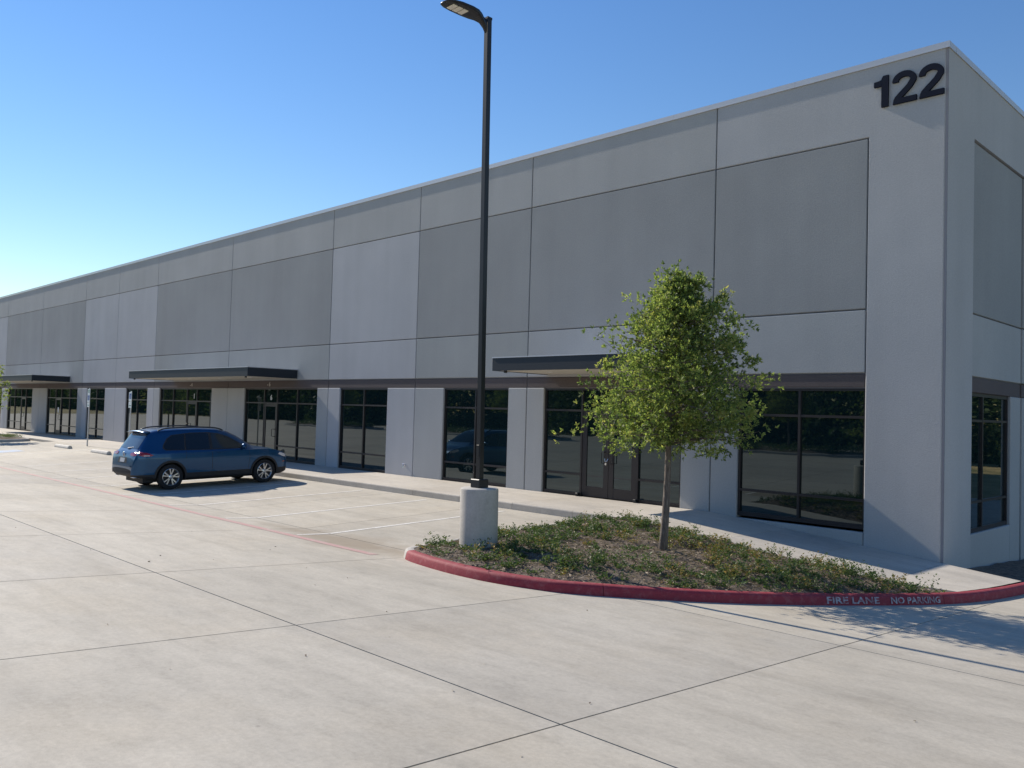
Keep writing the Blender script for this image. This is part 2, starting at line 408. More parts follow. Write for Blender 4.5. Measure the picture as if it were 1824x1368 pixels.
# stencilled words on the kerb face
def kerb_text(txt, s0, s1, h):
    cu_ = bpy.data.curves.new('t', 'FONT'); cu_.body = txt; cu_.size = 1; cu_.resolution_u = 2; cu_.offset = .028
    ob = bpy.data.objects.new('t', cu_); COL.objects.link(ob)
    me = bpy.data.meshes.new_from_object(ob.evaluated_get(bpy.context.evaluated_depsgraph_get())); bpy.data.objects.remove(ob)
    bm = bmesh.new(); bm.from_mesh(me); bmesh.ops.triangulate(bm, faces=bm.faces)
    x0 = min(v.co.x for v in bm.verts); x1 = max(v.co.x for v in bm.verts); y1 = max(v.co.y for v in bm.verts)
    for v in bm.verts:
        s = s0+(v.co.x-x0)/(x1-x0)*(s1-s0); q = .028+v.co.y/y1*h
        p, d, o = at_arc(s); z = kerb_z(p); inx = -.022*q/.105
        v.co = Vector((p.x+o.x*(inx+.007), p.y+o.y*(inx+.007), z+q))
    bm.to_mesh(me); bm.free(); me.materials.clear(); me.materials.append(M['stencil'])
    return link('stencil_lettering', me, kerb)
kerb_text('FIRE LANE', nearest_arc(-5.14, -5.18), nearest_arc(-4.80, -4.45), .088)
kerb_text('NO PARKING', nearest_arc(-4.68, -4.18), nearest_arc(-4.34, -3.36), .088)

# ------------------------------------------------------------------ planting bed in the island
bed_poly = [(p.x, p.y) for p in kpath if p.y < -2.3]+[(-4.15, -2.55), (-11.1, -2.55)]
def inside(x, y, poly):
    c = False; n = len(poly); j = n-1
    for i in range(n):
        (xi, yi), (xj, yj) = poly[i], poly[j]
        if (yi > y) != (yj > y) and x < (xj-xi)*(y-yi)/(yj-yi)+xi: c = not c
        j = i
    return c
def edge_dist(x, y): return min((p.x-x)**2+(p.y-y)**2 for p in kpath)**.5
def bed_z(x, y, rough=True):
    d = edge_dist(x, y)
    i = min(range(len(kpath)), key=lambda k: (kpath[k].x-x)**2+(kpath[k].y-y)**2)
    ke = kerb_z(kpath[i])+.10; sw = SW(x, -2.62)-.03
    dn = max(0.0, -2.62-y); w = d/(d+dn+1e-4)
    z = ke*(1-w)+sw*w+.12*min(1, d/1.0)*min(1, dn/.8)
    z += .10*math.exp(-((x+7.75)**2+(y+5.35)**2)/.35)
    if rough: z += .035*noise.noise(Vector((x*3, y*3, 1)))+.02*noise.noise(Vector((x*9, y*9, 4)))
    return z
st = .085; xs = [-11.2+st*k for k in range(int(7.3/st)+1)]; ys = [-8.45+st*k for k in range(int(5.9/st)+1)]
vid = {}; vs = []; fs = []
def bv(i, j):
    if (i, j) not in vid: vid[i, j] = len(vs); vs.append((xs[i], ys[j], bed_z(xs[i], ys[j])))
    return vid[i, j]
for i in range(len(xs)-1):
    for j in range(len(ys)-1):
        if inside(xs[i]+st/2, ys[j]+st/2, bed_poly) and edge_dist(xs[i]+st/2, ys[j]+st/2) > .10: fs.append((bv(i, j), bv(i+1, j), bv(i+1, j+1), bv(i, j+1)))
me = bpy.data.meshes.new('planting_bed'); me.from_pydata(vs, [], fs); me.update(); me.shade_smooth(); me.materials.append(M['soil'])
struct(link('planting_bed', me))
# mulch bed round the corner of the building
struct(sheet('planting_bed', [-5.36, -4.9, -4.5, -4.12], [.02+k*.4 for k in range(60)],
             lambda x, y: -.30-.053*(min(y, 7)+7.7)+.10+.05*noise.noise(Vector((x*3, y*3, 2))), M['soil']))

def leaf_cloud(name, P, N, size, aspect, tint, material, parent=None, fold=0):
    """many small leaf faces: P positions, N directions of the leaf length"""
    P = np.asarray(P, float); n = len(P); rg = np.random.default_rng(n)
    L = np.asarray(N, float); L /= np.linalg.norm(L, axis=1)[:, None]+1e-9
    A = rg.normal(size=(n, 3)); S = np.cross(L, A); S /= np.linalg.norm(S, axis=1)[:, None]+1e-9
    sz = (np.asarray(size)*rg.uniform(.65, 1.3, n))[:, None]
    b = sz*aspect
    V = np.empty((n, 4, 3)); V[:, 0] = P; V[:, 1] = P+L*sz*.45+S*b*.5; V[:, 2] = P+L*sz; V[:, 3] = P+L*sz*.45-S*b*.5
    me = bpy.data.meshes.new(name); me.vertices.add(4*n); me.vertices.foreach_set('co', V.ravel())
    me.loops.add(4*n); me.loops.foreach_set('vertex_index', np.arange(4*n, dtype=np.int32))
    me.polygons.add(n); me.polygons.foreach_set('loop_start', np.arange(0, 4*n, 4, dtype=np.int32))
    me.polygons.foreach_set('loop_total', np.full(n, 4, dtype=np.int32)); me.update(calc_edges=True); me.validate()
    at = me.attributes.new('tint', 'FLOAT', 'POINT'); at.data.foreach_set('value', np.repeat(np.asarray(tint, float), 4))
    me.materials.append(material); return link(name, me, parent)

# low plants, straw mulch
rg = np.random.default_rng(3)
P, N, Tn, Sz = [], [], [], []
tries = 0; plants = 0
while plants < 540 and tries < 30000:
    tries += 1
    x, y = rg.uniform(-11.1, -4.3), rg.uniform(-8.35, -2.72)
    if not inside(x, y, bed_poly) or edge_dist(x, y) < .24: continue
    dn = noise.noise(Vector((x*.9, y*.9, 7)))+.5*noise.noise(Vector((x*2.4, y*2.4, 3)))
    west = max(0, (-8.6-x)/2.2); east = max(0, (x+7.0)/1.6)
    bare = .7*math.exp(-((x+7.9)**2+(y+5.3)**2)/.5)
    if dn+.30*west+.45*east+(.1 if y > -4 else 0)-bare < rg.uniform(-.55, .40): continue
    if (x+9.92)**2+(y+7.34)**2 < .42**2 or (x+7.9)**2+(y+5.2)**2 < .35**2: continue
    plants += 1; z = bed_z(x, y); ht = rg.choice([.05, .08, .12, .19])*rg.uniform(.8, 1.2)*(1.15 if east > .3 else 1); rad = rg.uniform(.08, .20)
    dry = rg.random() < (.42 if (-8.9 < x < -6.2 and y > -5.6) else .15)
    for s in range(int(rg.integers(7, 14))):
        a = rg.uniform(0, 6.28); rr = rad*math.sqrt(rg.random()); tip = Vector((x+math.cos(a)*rr*1.4, y+math.sin(a)*rr*1.4, z+ht*rg.uniform(.5, 1.15)))
        b0 = Vector((x+math.cos(a)*rr*.4, y+math.sin(a)*rr*.4, z))
        for k in range(int(rg.integers(7, 12))):
            t = rg.uniform(.15, 1.0); q = b0.lerp(tip, t); P.append(q); aa = rg.uniform(0, 6.28)
            N.append((math.cos(aa), math.sin(aa), rg.uniform(.1, 1.0))); Tn.append(min(1, max(0, (.85 if dry else .35+.12*t)+rg.normal(0, .16)))); Sz.append(rg.uniform(.028, .05))
ob = leaf_cloud('ground_cover', P, N, np.array(Sz), .42, Tn, M['cover'])
ob['kind'] = 'stuff'; tag(ob, 'low leafy green ground cover with dry tips growing in the red kerbed island', 'ground cover')
P, N, Tn = [], [], []
while len(P) < 15000:
    x, y = rg.uniform(-11.1, -4.2), rg.uniform(-8.4, -2.66)
    if not inside(x, y, bed_poly) or edge_dist(x, y) < .2: continue
    a = rg.uniform(0, 6.28); P.append((x, y, bed_z(x, y)+.012)); N.append((math.cos(a), math.sin(a), rg.uniform(-.1, .28))); Tn.append(min(1, max(0, rg.normal(.45, .26))))
ob = leaf_cloud('mulch_litter', P, N, .085, .13, Tn, M['straw'])
ob['kind'] = 'stuff'; tag(ob, 'grey brown straw mulch strewn between the plants of the island', 'mulch')

# ------------------------------------------------------------------ trees
def oak(root, hts, seed, n_leaf, leaf, lean=(.09, .05), zb=1.42, Rp=None, name_mat='oak', rt=.064):
    rr = random.Random(seed); g = np.random.default_rng(seed); top = hts
    tb = MB(); tp = [Vector((lean[0]*t*1.3+.02*math.sin(t*7), lean[1]*t*1.3, -.12+t*(top*.86+.12))) for t in [k/10 for k in range(11)]]
    tb.tube(tp, [rt*(1.18 if k == 0 else 1)*(1-.088*k)+.006 for k in range(11)], 12)
    def tpos(z): t = (z+.12)/(top*.86+.12); k = min(int(t*10), 9); return tp[k].lerp(tp[k+1], t*10-k)
    clumps = []
    nb = 84
    for i in range(nb):
        u = (i+.5)/nb; z0 = zb+.08+(top-zb-.35)*u**1.15
        az = i*2.399963+rr.uniform(-.3, .3); Rr = lerp_tab(Rp, z0)*rr.uniform(.86, 1.06)*(.90+.30*noise.noise(Vector((math.cos(az)*1.3+seed, math.sin(az)*1.3, z0*1.1))))
        rise = rr.uniform(-.07, .10)+.45*u; b = tpos(z0)
        asym = Vector((.707, .707, 0))*.05
        e = b+Vector((math.cos(az)*Rr, math.sin(az)*Rr, rise*Rr))+asym*Rr
        mid = b.lerp(e, .5)+Vector((rr.uniform(-.06, .06), rr.uniform(-.06, .06), rr.uniform(0, .12)))
        tb.tube([b, mid, e], [.022*(1-.5*u), .013, .004], 5, cap=False)
        nc = 5+int(Rr*7)
        for k in range(nc):
            t = .28+.72*(k+rr.random())/nc; q = (b.lerp(mid, t*2) if t < .5 else mid.lerp(e, t*2-1))
            sp = .17*Rr+.05
            c = q+Vector((rr.gauss(0, sp), rr.gauss(0, sp), rr.gauss(.03, sp*.8)))
            if k % 2 == 0 and c.z > zb: tb.tube([q, c], [.006, .002], 3, cap=False)
            clumps.append((c, (c-b).normalized(), rr.uniform(.07, .14), rr.gauss(0, .14)))
    for k in range(18):      # crown tip shoots
        u = rr.random(); c = tpos(top*.84)+Vector((rr.gauss(0, .08)+.10*u, rr.gauss(0, .08)+.13*u, rr.uniform(-.1, top*.15)*(1-.2*u)))
        clumps.append((c, Vector((0, 0, 1)), .075, .1))
    for k in range(70):      # ragged outer shoots
        c0, d0, _, _ = rr.choice(clumps[:-18]); d1 = (d0+Vector((rr.gauss(0, .35), rr.gauss(0, .35), rr.uniform(0, .5)))).normalized(); L = rr.uniform(.12, .30)
        if (c0+d1*L).z < zb+.08 or c0.z < zb+.08: continue
        tb.tube([c0, c0+d1*L], [.005, .002], 3, cap=False)
        for q in range(3): clumps.append((c0+d1*L*(.4+.3*q), d1, .05, rr.gauss(.12, .1)))
    tb.build('trunk', M['bark'], root, True)
    clumps = [c for c in clumps if c[0].z > zb-.02]
    ros = 8; per = n_leaf//len(clumps)//ros
    def spread(v): return np.repeat(np.asarray(v), per, 0)
    C = spread([c[0] for c in clumps]); Dn = spread([c[1] for c in clumps]); Rd = spread([c[2] for c in clumps])[:, None]; tn = spread([c[3] for c in clumps])+g.normal(0, .10, len(C))
    off = g.normal(size=C.shape)*Rd*np.array([1, 1, .75]); od = off/(np.linalg.norm(off, axis=1)[:, None]+1e-6)*.8+Dn*.6+np.array([0, 0, .25])
    C = np.repeat(C+off, ros, 0); od = np.repeat(od, ros, 0); tn = np.repeat(tn, ros)      # rosettes of leaves at twig tips
    Pp = C+g.normal(size=C.shape)*.008; ok = Pp[:, 2] > zb-.12; Nn = od*.75+g.normal(size=C.shape)*.6
    tt = np.clip(.40+tn*1.3+g.normal(0, .2, len(C)), 0, 1)
    leaf_cloud('crown', Pp[ok], Nn[ok], leaf, .40, tt[ok], M[name_mat], root)
t1 = thing('oak_tree', 'young live oak with thin grey trunk in the red kerbed island', 'tree', (-7.90, -5.20, bed_z(-7.9, -5.2, False)+.0))
R1 = [(1.3, 1.15), (1.5, 1.50), (1.9, 1.48), (2.25, 1.46), (2.65, 1.16), (3.0, 1.02), (3.4, .82), (3.65, .52), (3.9, .30), (4.4, .10)]
oak(t1, 4.50, 11, 80000, .056, zb=1.60, Rp=[(a, b*.99) for a, b in R1])
t2 = thing('oak_tree', 'leafy oak cut off at the left edge of the photo', 'tree', (-51.1, -4.9, G(-51.1, -4.9)+.12))
oak(t2, 4.2, 5, 20000, .09, zb=1.6, Rp=[(a, b*.80) for a, b in R1])

# small planted island with its own kerb at the far left
iso = struct(link('kerb', None))
ip = catmull([(-49.3, -3.1, 0), (-49.2, -4.2, 0), (-49.25, -6.4, 0), (-49.7, -7.2, 0), (-51.2, -7.4, 0), (-52.3, -7.0, 0), (-52.5, -5.5, 0), (-52.5, -3.6, 0), (-52.1, -2.75, 0), (-50, -2.72, 0)], 6, True)
def closed_kerb(path, a, b):
    vs = []; m = len(KPROF); ids = range(a, b+1); c = Vector((sum(p.x for p in path)/len(path), sum(p.y for p in path)/len(path), 0))
    for k in ids:
        p = path[k % len(path)]; d = (path[(k+1) % len(path)]-path[k-1]).normalized(); o = Vector((d.y, -d.x, 0))
        if o.dot(p-c) < 0: o = -o
        z = G(p.x, p.y); vs += [(p.x+o.x*q, p.y+o.y*q, z+h) for q, h in KPROF]
    n = b-a; mb = MB(); mb.add(vs, [(k*m+i, k*m+i+1, (k+1)*m+i+1, (k+1)*m+i) for k in range(n) for i in range(m-1)]); mb.build('kerb_section', M['kerb'], iso)
for a in range(0, len(ip), 10): closed_kerb(ip, a, a+10)
c2 = [(p.x, p.y) for p in ip]
vs2 = [(-50.9, -5.0, .04)]+[(-50.9+(x+50.9)*.93, -5.0+(y+5)*.94, G(x, y)+.11) for x, y in c2]
me = bpy.data.meshes.new('planting_bed'); me.from_pydata(vs2, [], [(0, i, i % len(c2)+1) for i in range(1, len(c2)+1)]); me.update(); me.materials.append(M['soil'])
me.polygons.foreach_set('vertices', [k for i in range(1, len(c2)+1) for k in (0, i, i % len(c2)+1)]) if False else None
struct(link('planting_bed', me))
P, N, Tn = [], [], []
for k in range(110):
    x, y = rg.uniform(-52.2, -49.5), rg.uniform(-7.0, -3.0)
    if not inside(x, y, [(-50.9+(a+50.9)*.86, -5+(b+5)*.86) for a, b in c2]): continue
    for s in range(46):
        P.append((x+rg.normal(0, .1), y+rg.normal(0, .1), .02+abs(rg.normal(.06, .05)))); a = rg.uniform(0, 6.28); N.append((math.cos(a), math.sin(a), rg.uniform(.1, 1))); Tn.append(min(1, max(0, rg.normal(.5, .2))))
ob = leaf_cloud('ground_cover', P, N, .055, .42, Tn, M['cover'])
ob['kind'] = 'stuff'; tag(ob, 'low green plants in the small island at the far left edge', 'ground cover')

# three planted islands with oaks across the drive (their images show in the glass)
def copy_tree(src, loc, rz, label):
    r = src.copy(); COL.objects.link(r); r.location = loc; r.rotation_euler = (0, 0, rz); r['label'] = label; r['group'] = 'oaks in the islands across the drive'
    for ch in src.children: c = ch.copy(); COL.objects.link(c); c.parent = r
for (ix, iy, ln, wd, lab) in ((-24, -27.5, 7, 2.2, 'young oak across the drive reflected in the right hand glass'), (-46, -27.5, 7, 2.2, 'young oak across the drive reflected in the glass beside the blue car'), (-68, -27.5, 7, 2.2, 'young oak across the drive reflected in the farthest glass')):
    pth = [Vector((ix+ln*math.copysign(abs(math.cos(a))**.6, math.cos(a)), iy+wd*math.copysign(abs(math.sin(a))**.8, math.sin(a)), 0)) for a in [R(7.5*k) for k in range(48)]]
    iso = struct(link('kerb', None))
    for a in range(0, 48, 8): closed_kerb(pth, a, a+8)
    vs3 = [(ix, iy, G(ix, iy)+.28)]+[(ix+(p.x-ix)*.97, iy+(p.y-iy)*.95, G(p.x, p.y)+.12) for p in pth]
    me = bpy.data.meshes.new('planting_bed'); me.from_pydata(vs3, [], [(0, i, i % 48+1) for i in range(1, 49)]); me.update(); me.materials.append(M['soil']); struct(link('planting_bed', me))
    P, N, Tn = [], [], []
    for k in range(170):
        a = rg.uniform(0, 6.28); q = math.sqrt(rg.random())*.88; x, y = ix+ln*q*math.cos(a), iy+wd*q*math.sin(a)
        for s_ in range(40): P.append((x+rg.normal(0, .16), y+rg.normal(0, .16), G(x, y)+.14+abs(rg.normal(.14, .1)))); a2 = rg.uniform(0, 6.28); N.append((math.cos(a2), math.sin(a2), rg.uniform(.1, 1))); Tn.append(min(1, max(0, rg.normal(.4, .2))))
    ob = leaf_cloud('ground_cover', P, N, .11, .42, Tn, M['cover']); ob['kind'] = 'stuff'; tag(ob, lab.replace('young oak', 'low plants under the young oak'), 'ground cover')
    copy_tree(t1, (ix+1.5, iy, G(ix, iy)+.2), rg.uniform(0, 6), lab)

# ------------------------------------------------------------------ building
bld = thing('warehouse_building', 'long grey concrete panel warehouse with black canopies, dark glass and number 122', 'building')
XC = -5.38; ZT = 9.15
CX = [XC, -10.28, -16.04, -20.90, -25.79, -33.35, -40.88, -45.79, -50.70, -58.31, -65.95, -70.85, -75.75, -83.3]
kind = ['corner', 'dark', 'dark', 'light', 'dark', 'dark', 'light', 'light', 'dark', 'dark', 'light', 'light', 'dark']
Z_HI, Z_LO, Z_BT, Z_BB = 7.70, 4.30, 3.045, 2.77
g2 = .011
opens = []       # x0, x1, kind of opening
opens += [(-9.61, -6.83, 'window'), (-15.40, -11.06, 'double'), (-19.52, -16.75, 'window'), (-25.06, -22.32, 'window'),
          (-31.90, -26.50, 'door'), (-40.20, -34.80, 'door_m'), (-44.33, -41.62, 'window'), (-49.95, -47.22, 'window'),
          (-56.87, -51.45, 'door'), (-65.17, -59.75, 'door_m'), (-69.35, -66.65, 'window'), (-75.0, -72.3, 'window'), (-81.9, -76.5, 'door')]
def panel(x0, x1, z0, z1, m, y0=0.0, y1=.16, b=.013, parent=bld):
    mb = MB(); mb.box(x0, x1, y0, y1, z0, z1, 0, b); return mb.build('wall_panel', m, parent)
# backing behind the joints
core = MB(); core.box(CX[-1], XC-.08, .035, .30, Z_BB-.02, ZT-.06)
ed = sorted([CX[-1]]+[q for o in opens for q in o[:2]]+[XC-.06])
for a, b in zip(ed[0::2], ed[1::2]): core.box(a+.02, b-.02, .035, .30, -.75, Z_BB-.02)
core.build('wall_core', M['joint'], bld)
for i, kd in enumerate(kind):
    x1, x0 = CX[i]-(g2 if i else .052), CX[i+1]+g2
    top = M['wall_top']
    zb0 = -.75 if i == 0 else -.4
    if kd == 'corner':
        xp = -6.84
        panel(x0, xp-g2*2, Z_LO+.016, Z_HI-.016, M['wall_dark']); panel(x0, xp-g2*2, Z_BT+.012, Z_LO-.010, M['wall_low'])
        mb = MB()            # one L-shaped piece: head strip and the full height corner pier
        poly = [(x0, Z_HI+.010), (xp, Z_HI+.010), (xp, zb0), (x1, zb0), (x1, ZT), (x0, ZT)]
        mb.extrude(poly, 0, .16); o = mb.build('wall_panel', M['wall_corner'], bld)
        bm = bmesh.new(); bm.from_mesh(o.data); bmesh.ops.bevel(bm, geom=[e for e in bm.edges if abs(e.verts[0].co.y) < 1e-4 and abs(e.verts[1].co.y) < 1e-4], offset=.014, segments=1, affect='EDGES'); bm.to_mesh(o.data); bm.free()
        panel(x0, xp-.012, Z_BB, Z_BT-.010, M['band'], .016)
        panel(x0, -9.61, zb0, Z_BB-.012, M['wall_low'], 0); panel(-9.60, xp-.012, zb0, -.06, M['wall_low'], .004)
        continue
    mid = M['wall_dark'] if kd == 'dark' else M['wall_light']; low = M['wall_low'] if kd == 'dark' else M['wall_light']
    panel(x0, x1, Z_HI+.012, ZT, top); panel(x0, x1, Z_LO+.012, Z_HI-.012, mid); panel(x0, x1, Z_BT+.012, Z_LO-.012, M['wall_mid'] if kd == 'dark' and i > 1 else low)
    panel(x0, x1, Z_BB, Z_BT-.010, M['band'], .016)
    xs_ = [x0]+[q for o in sorted(opens) if o[0] > x0 and o[1] < x1 for q in o[:2]]+[x1]
    for a, b in zip(xs_[0::2], xs_[1::2]): panel(a, b, zb0, Z_BB-.012, low)
    for o_ in opens:
        if o_[0] > x0 and o_[1] < x1: panel(o_[0]+.002, o_[1]-.002, zb0, -.015, M['wall_low'], .03)

def window(x0, x1, style, z0=-.01, z1=2.765, xf=None, parent=bld, low=.55, tr=2.18):
    """storefront: dark frame bars with a pane in every opening; optional door leaves"""
    y0, y1, gy = .055, .165, .105; w = .052
    fr = MB(); panes = []; doors = []
    W_ = x1-x0
    if style == 'window': verts = [(x0+x1)/2]; dsp = None
    elif style == 'double': verts = [x0+1.30, x1-1.26]; dsp = (x0+1.30, x1-1.26)
    elif style == 'door': verts = [x0+1.52, x0+2.52, x0+3.97]; dsp = (verts[0], verts[1])
    else: verts = [x1-3.97, x1-2.52, x1-1.52]; dsp = (verts[1], verts[2])
    fr.box(x0, x0+w, y0, y1, z0, z1); fr.box(x1-w, x1, y0, y1, z0, z1)
    fr.box(x0+w, x1-w, y0+.002, y1, z1-.065, z1); 
    cols = []; e = [x0+w]
    for v in verts: fr.box(v-w/2, v+w/2, y0, y1, z0, z1-.065); cols.append((e[0], v-w/2)); e = [v+w/2]
    cols.append((e[0], x1-w))
    rails = []
    for (a, b) in cols:
        isd = dsp and a > dsp[0]-.01 and b < dsp[1]+.01
        fr.box(a, b, y0+.004, y1, tr-w/2, tr+w/2); panes.append((a, b, tr+w/2, z1-.065))
        if isd: doors.append((a, b)); continue
        fr.box(a, b, y0+.004, y1, low-w/2, low+w/2); fr.box(a, b, y0+.002, y1, z0, z0+.09)
        panes += [(a, b, z0+.09, low-w/2), (a, b, low+w/2, tr-w/2)]
    f = fr.build('window' if not doors else 'storefront', M['frame'], parent)
    def pane(a, b, c, d, par, y=gy):
        mb = MB(); mb.box(a-.008, b+.008, y, y+.022, c-.008, d+.008); p = mb.build('pane', M['glass'], par)
    for q in panes: pane(*q, f)
    for (a, b) in doors:
        leaves = [(a, b)] if b-a < 1.3 else [(a, (a+b)/2), ((a+b)/2, b)]
        for k, (c, d) in enumerate(leaves):
            c += .006; d -= .006; dm = MB(); sw = .095 if len(leaves) == 1 else .15
            ya, yb = y0+.012, y0+.06
            dm.box(c, c+sw, ya, yb, .012, tr-w/2-.006); dm.box(d-sw, d, ya, yb, .012, tr-w/2-.006)
            dm.box(c+sw, d-sw, ya+.002, yb, .012, .27); dm.box(c+sw, d-sw, ya+.002, yb, tr-w/2-.11, tr-w/2-.006)
            do = dm.build('door', M['frame'], parent)
            pane(c+sw, d-sw, .27, tr-w/2-.11, do, y0+.03)
            right = (len(leaves) == 1 and style != 'door_m') or (len(leaves) == 2 and k == 0)
            hx = d-sw*.5 if right else c+sw*.5
            hm = MB(); off = -.17 if len(leaves) == 1 and right else (.17 if len(leaves) == 1 else (-.09 if right else .09))
            if len(leaves) == 2: hm.tube([(hx+off*.2, ya, 1.16), (hx+off*.2, ya-.07, 1.16), (hx+off, ya-.07, 1.16), (hx+off, ya-.07, .88), (hx+off*.2, ya-.07, .88), (hx+off*.2, ya, .88)], .011, 8)
            else: hm.tube([(hx, ya, 1.18), (hx, ya-.06, 1.18), (hx+off, ya-.06, 1.18), (hx+off, ya-.06, .90), (hx, ya-.06, .90), (hx, ya, .90)], .012, 8)
            hm.build('handle', M['black'], do)
    return f
for o_ in opens: window(*o_)
# floor pivots in front of the double door, door chain
for px in (-14.12, -12.30):
    mb = MB(); mb.box(px-.045, px+.045, -.075, .05, .0, .085, 0, .015); mb.build('door_pivot', M['black'], bld)
mb = MB(); mb.tube([(-13.27, .0, 1.0), (-13.24, -.03, .93), (-13.20, -.03, .93), (-13.17, .0, 1.0)], .008, 6); mb.box(-13.245, -13.195, -.045, -.02, .84, .90, 0, .006)
mb.build('padlock', M['glint'], bld)

# end wall (faces +X)
eb = MB(); eb.box(XC-.30, XC-.075, .17, 46, Z_BB, ZT-.06); eb.box(XC-.30, XC-.075, .17, 1.5, -1.2, Z_BB); eb.box(XC-.30, XC-.055, 4.3, 46, -1.3, Z_BB)
eb.build('wall_core', M['joint'], bld)
def epanel(y0, y1, z0, z1, m, x1=XC):
    mb = MB(); mb.box(x1-.17, x1, y0, y1, z0, z1, 0, .013); mb.build('wall_panel', m, bld)
mb = MB(); poly = [(.012, -.8), (1.53, -.8), (1.53, Z_HI+.06), (5.03, Z_HI+.06), (5.03, ZT), (.012, ZT)]
mb.add([(XC, y, z) for y, z in poly]+[(XC-(.006 if y < .1 else .17), y+(.16 if y < .1 else 0), z) for y, z in poly], [tuple(range(6)), tuple(range(11, 5, -1))]+[(i, (i+1) % 6, 6+(i+1) % 6, 6+i) for i in range(6)])
mb.build('wall_panel', M['wall_corner'], bld)
xr = XC-.035
epanel(1.55, 5.03, Z_LO+.012, Z_HI+.03, M['wall_dark'], xr); epanel(1.55, 5.03, Z_BT+.012, Z_LO-.012, M['wall_low'], xr)
epanel(1.55, 5.03, Z_BB-.03, Z_BT-.01, M['band'], xr-.012); epanel(4.29, 5.03, -1.3, Z_BB-.04, M['wall_low'], xr); epanel(1.55, 4.27, -1.3, -.06, M['wall_low'], xr+.004)
for y0, y1 in ((5.06, 12.5), (12.53, 20), (20.03, 27.5), (27.53, 35), (35.03, 46)):
    epanel(y0, y1, Z_HI+.06, ZT, M['wall_top']); epanel(y0, y1, Z_LO+.012, Z_HI+.03, M['wall_dark']); epanel(y0, y1, Z_BT+.012, Z_LO-.012, M['wall_low'])
    epanel(y0, y1, Z_BB-.03, Z_BT-.01, M['band'], XC-.016); epanel(y0, y1, -1.4, Z_BB-.04, M['wall_low'])
ew = link('window', None)
ef = MB(); xa, xb = XC-.20, XC-.09
def ebar(y0, y1, z0, z1, dx=0): ef.box(xa, xb-dx, y0, y1, z0, z1)
ebar(1.54, 1.60, -.06, 2.74); ebar(4.22, 4.28, -.06, 2.74); ebar(1.60, 4.22, 2.67, 2.74, .002); ebar(1.60, 4.22, -.06, .03, .002)
for ym in (2.55,): ebar(ym-.03, ym+.03, .03, 2.67)
for a, b in ((1.60, 2.52), (2.58, 4.22)):
    for z in (2.18, .55): ebar(a, b, z-.026, z+.026, .004)
bpy.data.objects.remove(ew)
ew = ef.build('window', M['frame'], bld)
for a, b in ((1.60, 2.52), (2.58, 4.22)):
    for c, d in ((.03, .524), (.576, 2.154), (2.206, 2.67)):
        mb = MB(); mb.box(XC-.15, XC-.13, a-.006, b+.006, c-.006, d+.006); mb.build('pane', M['glass'], ew)
# corner sealant joint
mb = MB(); mb.box(XC-.06, XC-.004, .016, .15, -.8, ZT-.01); mb.build('corner_joint', mat('corner_sealant', (.30, .285, .30), .8), bld)

# coping in lengths, roof
cx = [XC+.022]
k = 0
while cx[-1] > CX[-1]: cx.append(cx[-1]-3.05)
for a, b in zip(cx, cx[1:]):
    mb = MB(); mb.box(b+.002, a-.002, -.018, .34, ZT-.055, ZT+.066); mb.box(b+.002, a-.002, -.027, -.0185, ZT-.056, ZT-.042); mb.build('coping', M['coping'], bld)
yy = .345
while yy < 46:
    mb = MB(); mb.box(XC-.34, XC+.022, yy, yy+3.04, ZT-.055, ZT+.066); mb.build('coping', M['coping'], bld); yy += 3.05
mb = MB(); mb.box(CX[-1], XC-.2, .25, 46, ZT-.5, ZT-.3); mb.build('roof', M['roof'], bld)
mb = MB(); mb.box(CX[-1]+.0, CX[-1]+.25, .31, 46, -.5, ZT-.1); mb.box(CX[-1], XC-.31, 45.7, 46, -1.2, ZT-.1); mb.build('rear_wall', M['wall_low'], bld)

# canopies
def canopy(x0, x1, lights):
    c = MB(); z0, z1, yf = 3.105, 3.42, -2.0; t = .05
    c.box(x0, x1, yf, yf+t, z0, z1); c.box(x0, x0+t, yf+t, -.004, z0, z1); c.box(x1-t, x1, yf+t, -.004, z0, z1)
    c.box(x0+t, x1-t, yf+t, -.004, z1-.10, z1-.03)
    o = c.build('canopy', M['slate'], bld)
    s = MB(); s.box(x0+t, x1-t, yf+t, -.004, z0+.012, z0+.05); s.build('soffit', M['soffit'], o)
    fl = MB(); fl.box(x0-.012, x1+.012, yf-.012, -.002, z1, z1+.028); fl.build('roof_edge', M['coping'], o)
    for lx in lights:
        d = MB(); d.lathe([(.085, z0+.002), (.085, z0+.0115), (.0, z0+.0115)], 20, 0, 'z', (lx, -1.0, 0)); d.lathe([(.060, z0-.0005), (.060, z0+.002), (.0, z0+.002)], 20, 0, 'z', (lx, -1.0, 0)); d.build('downlight', M['white'], o)
    for hx in (x0+.35, x1-.35):
        d = MB(); d.box(hx-.03, hx+.03, yf+.09, yf+.15, z0-.05, z0+.012); d.build('bracket', M['black'], o)
canopy(-15.32, -11.10, (-14.3, -12.2)); canopy(-38.72, -27.88, (-37, -34.7, -32, -29.6)); canopy(-63.6, -52.80, (-62, -59, -56, -54))

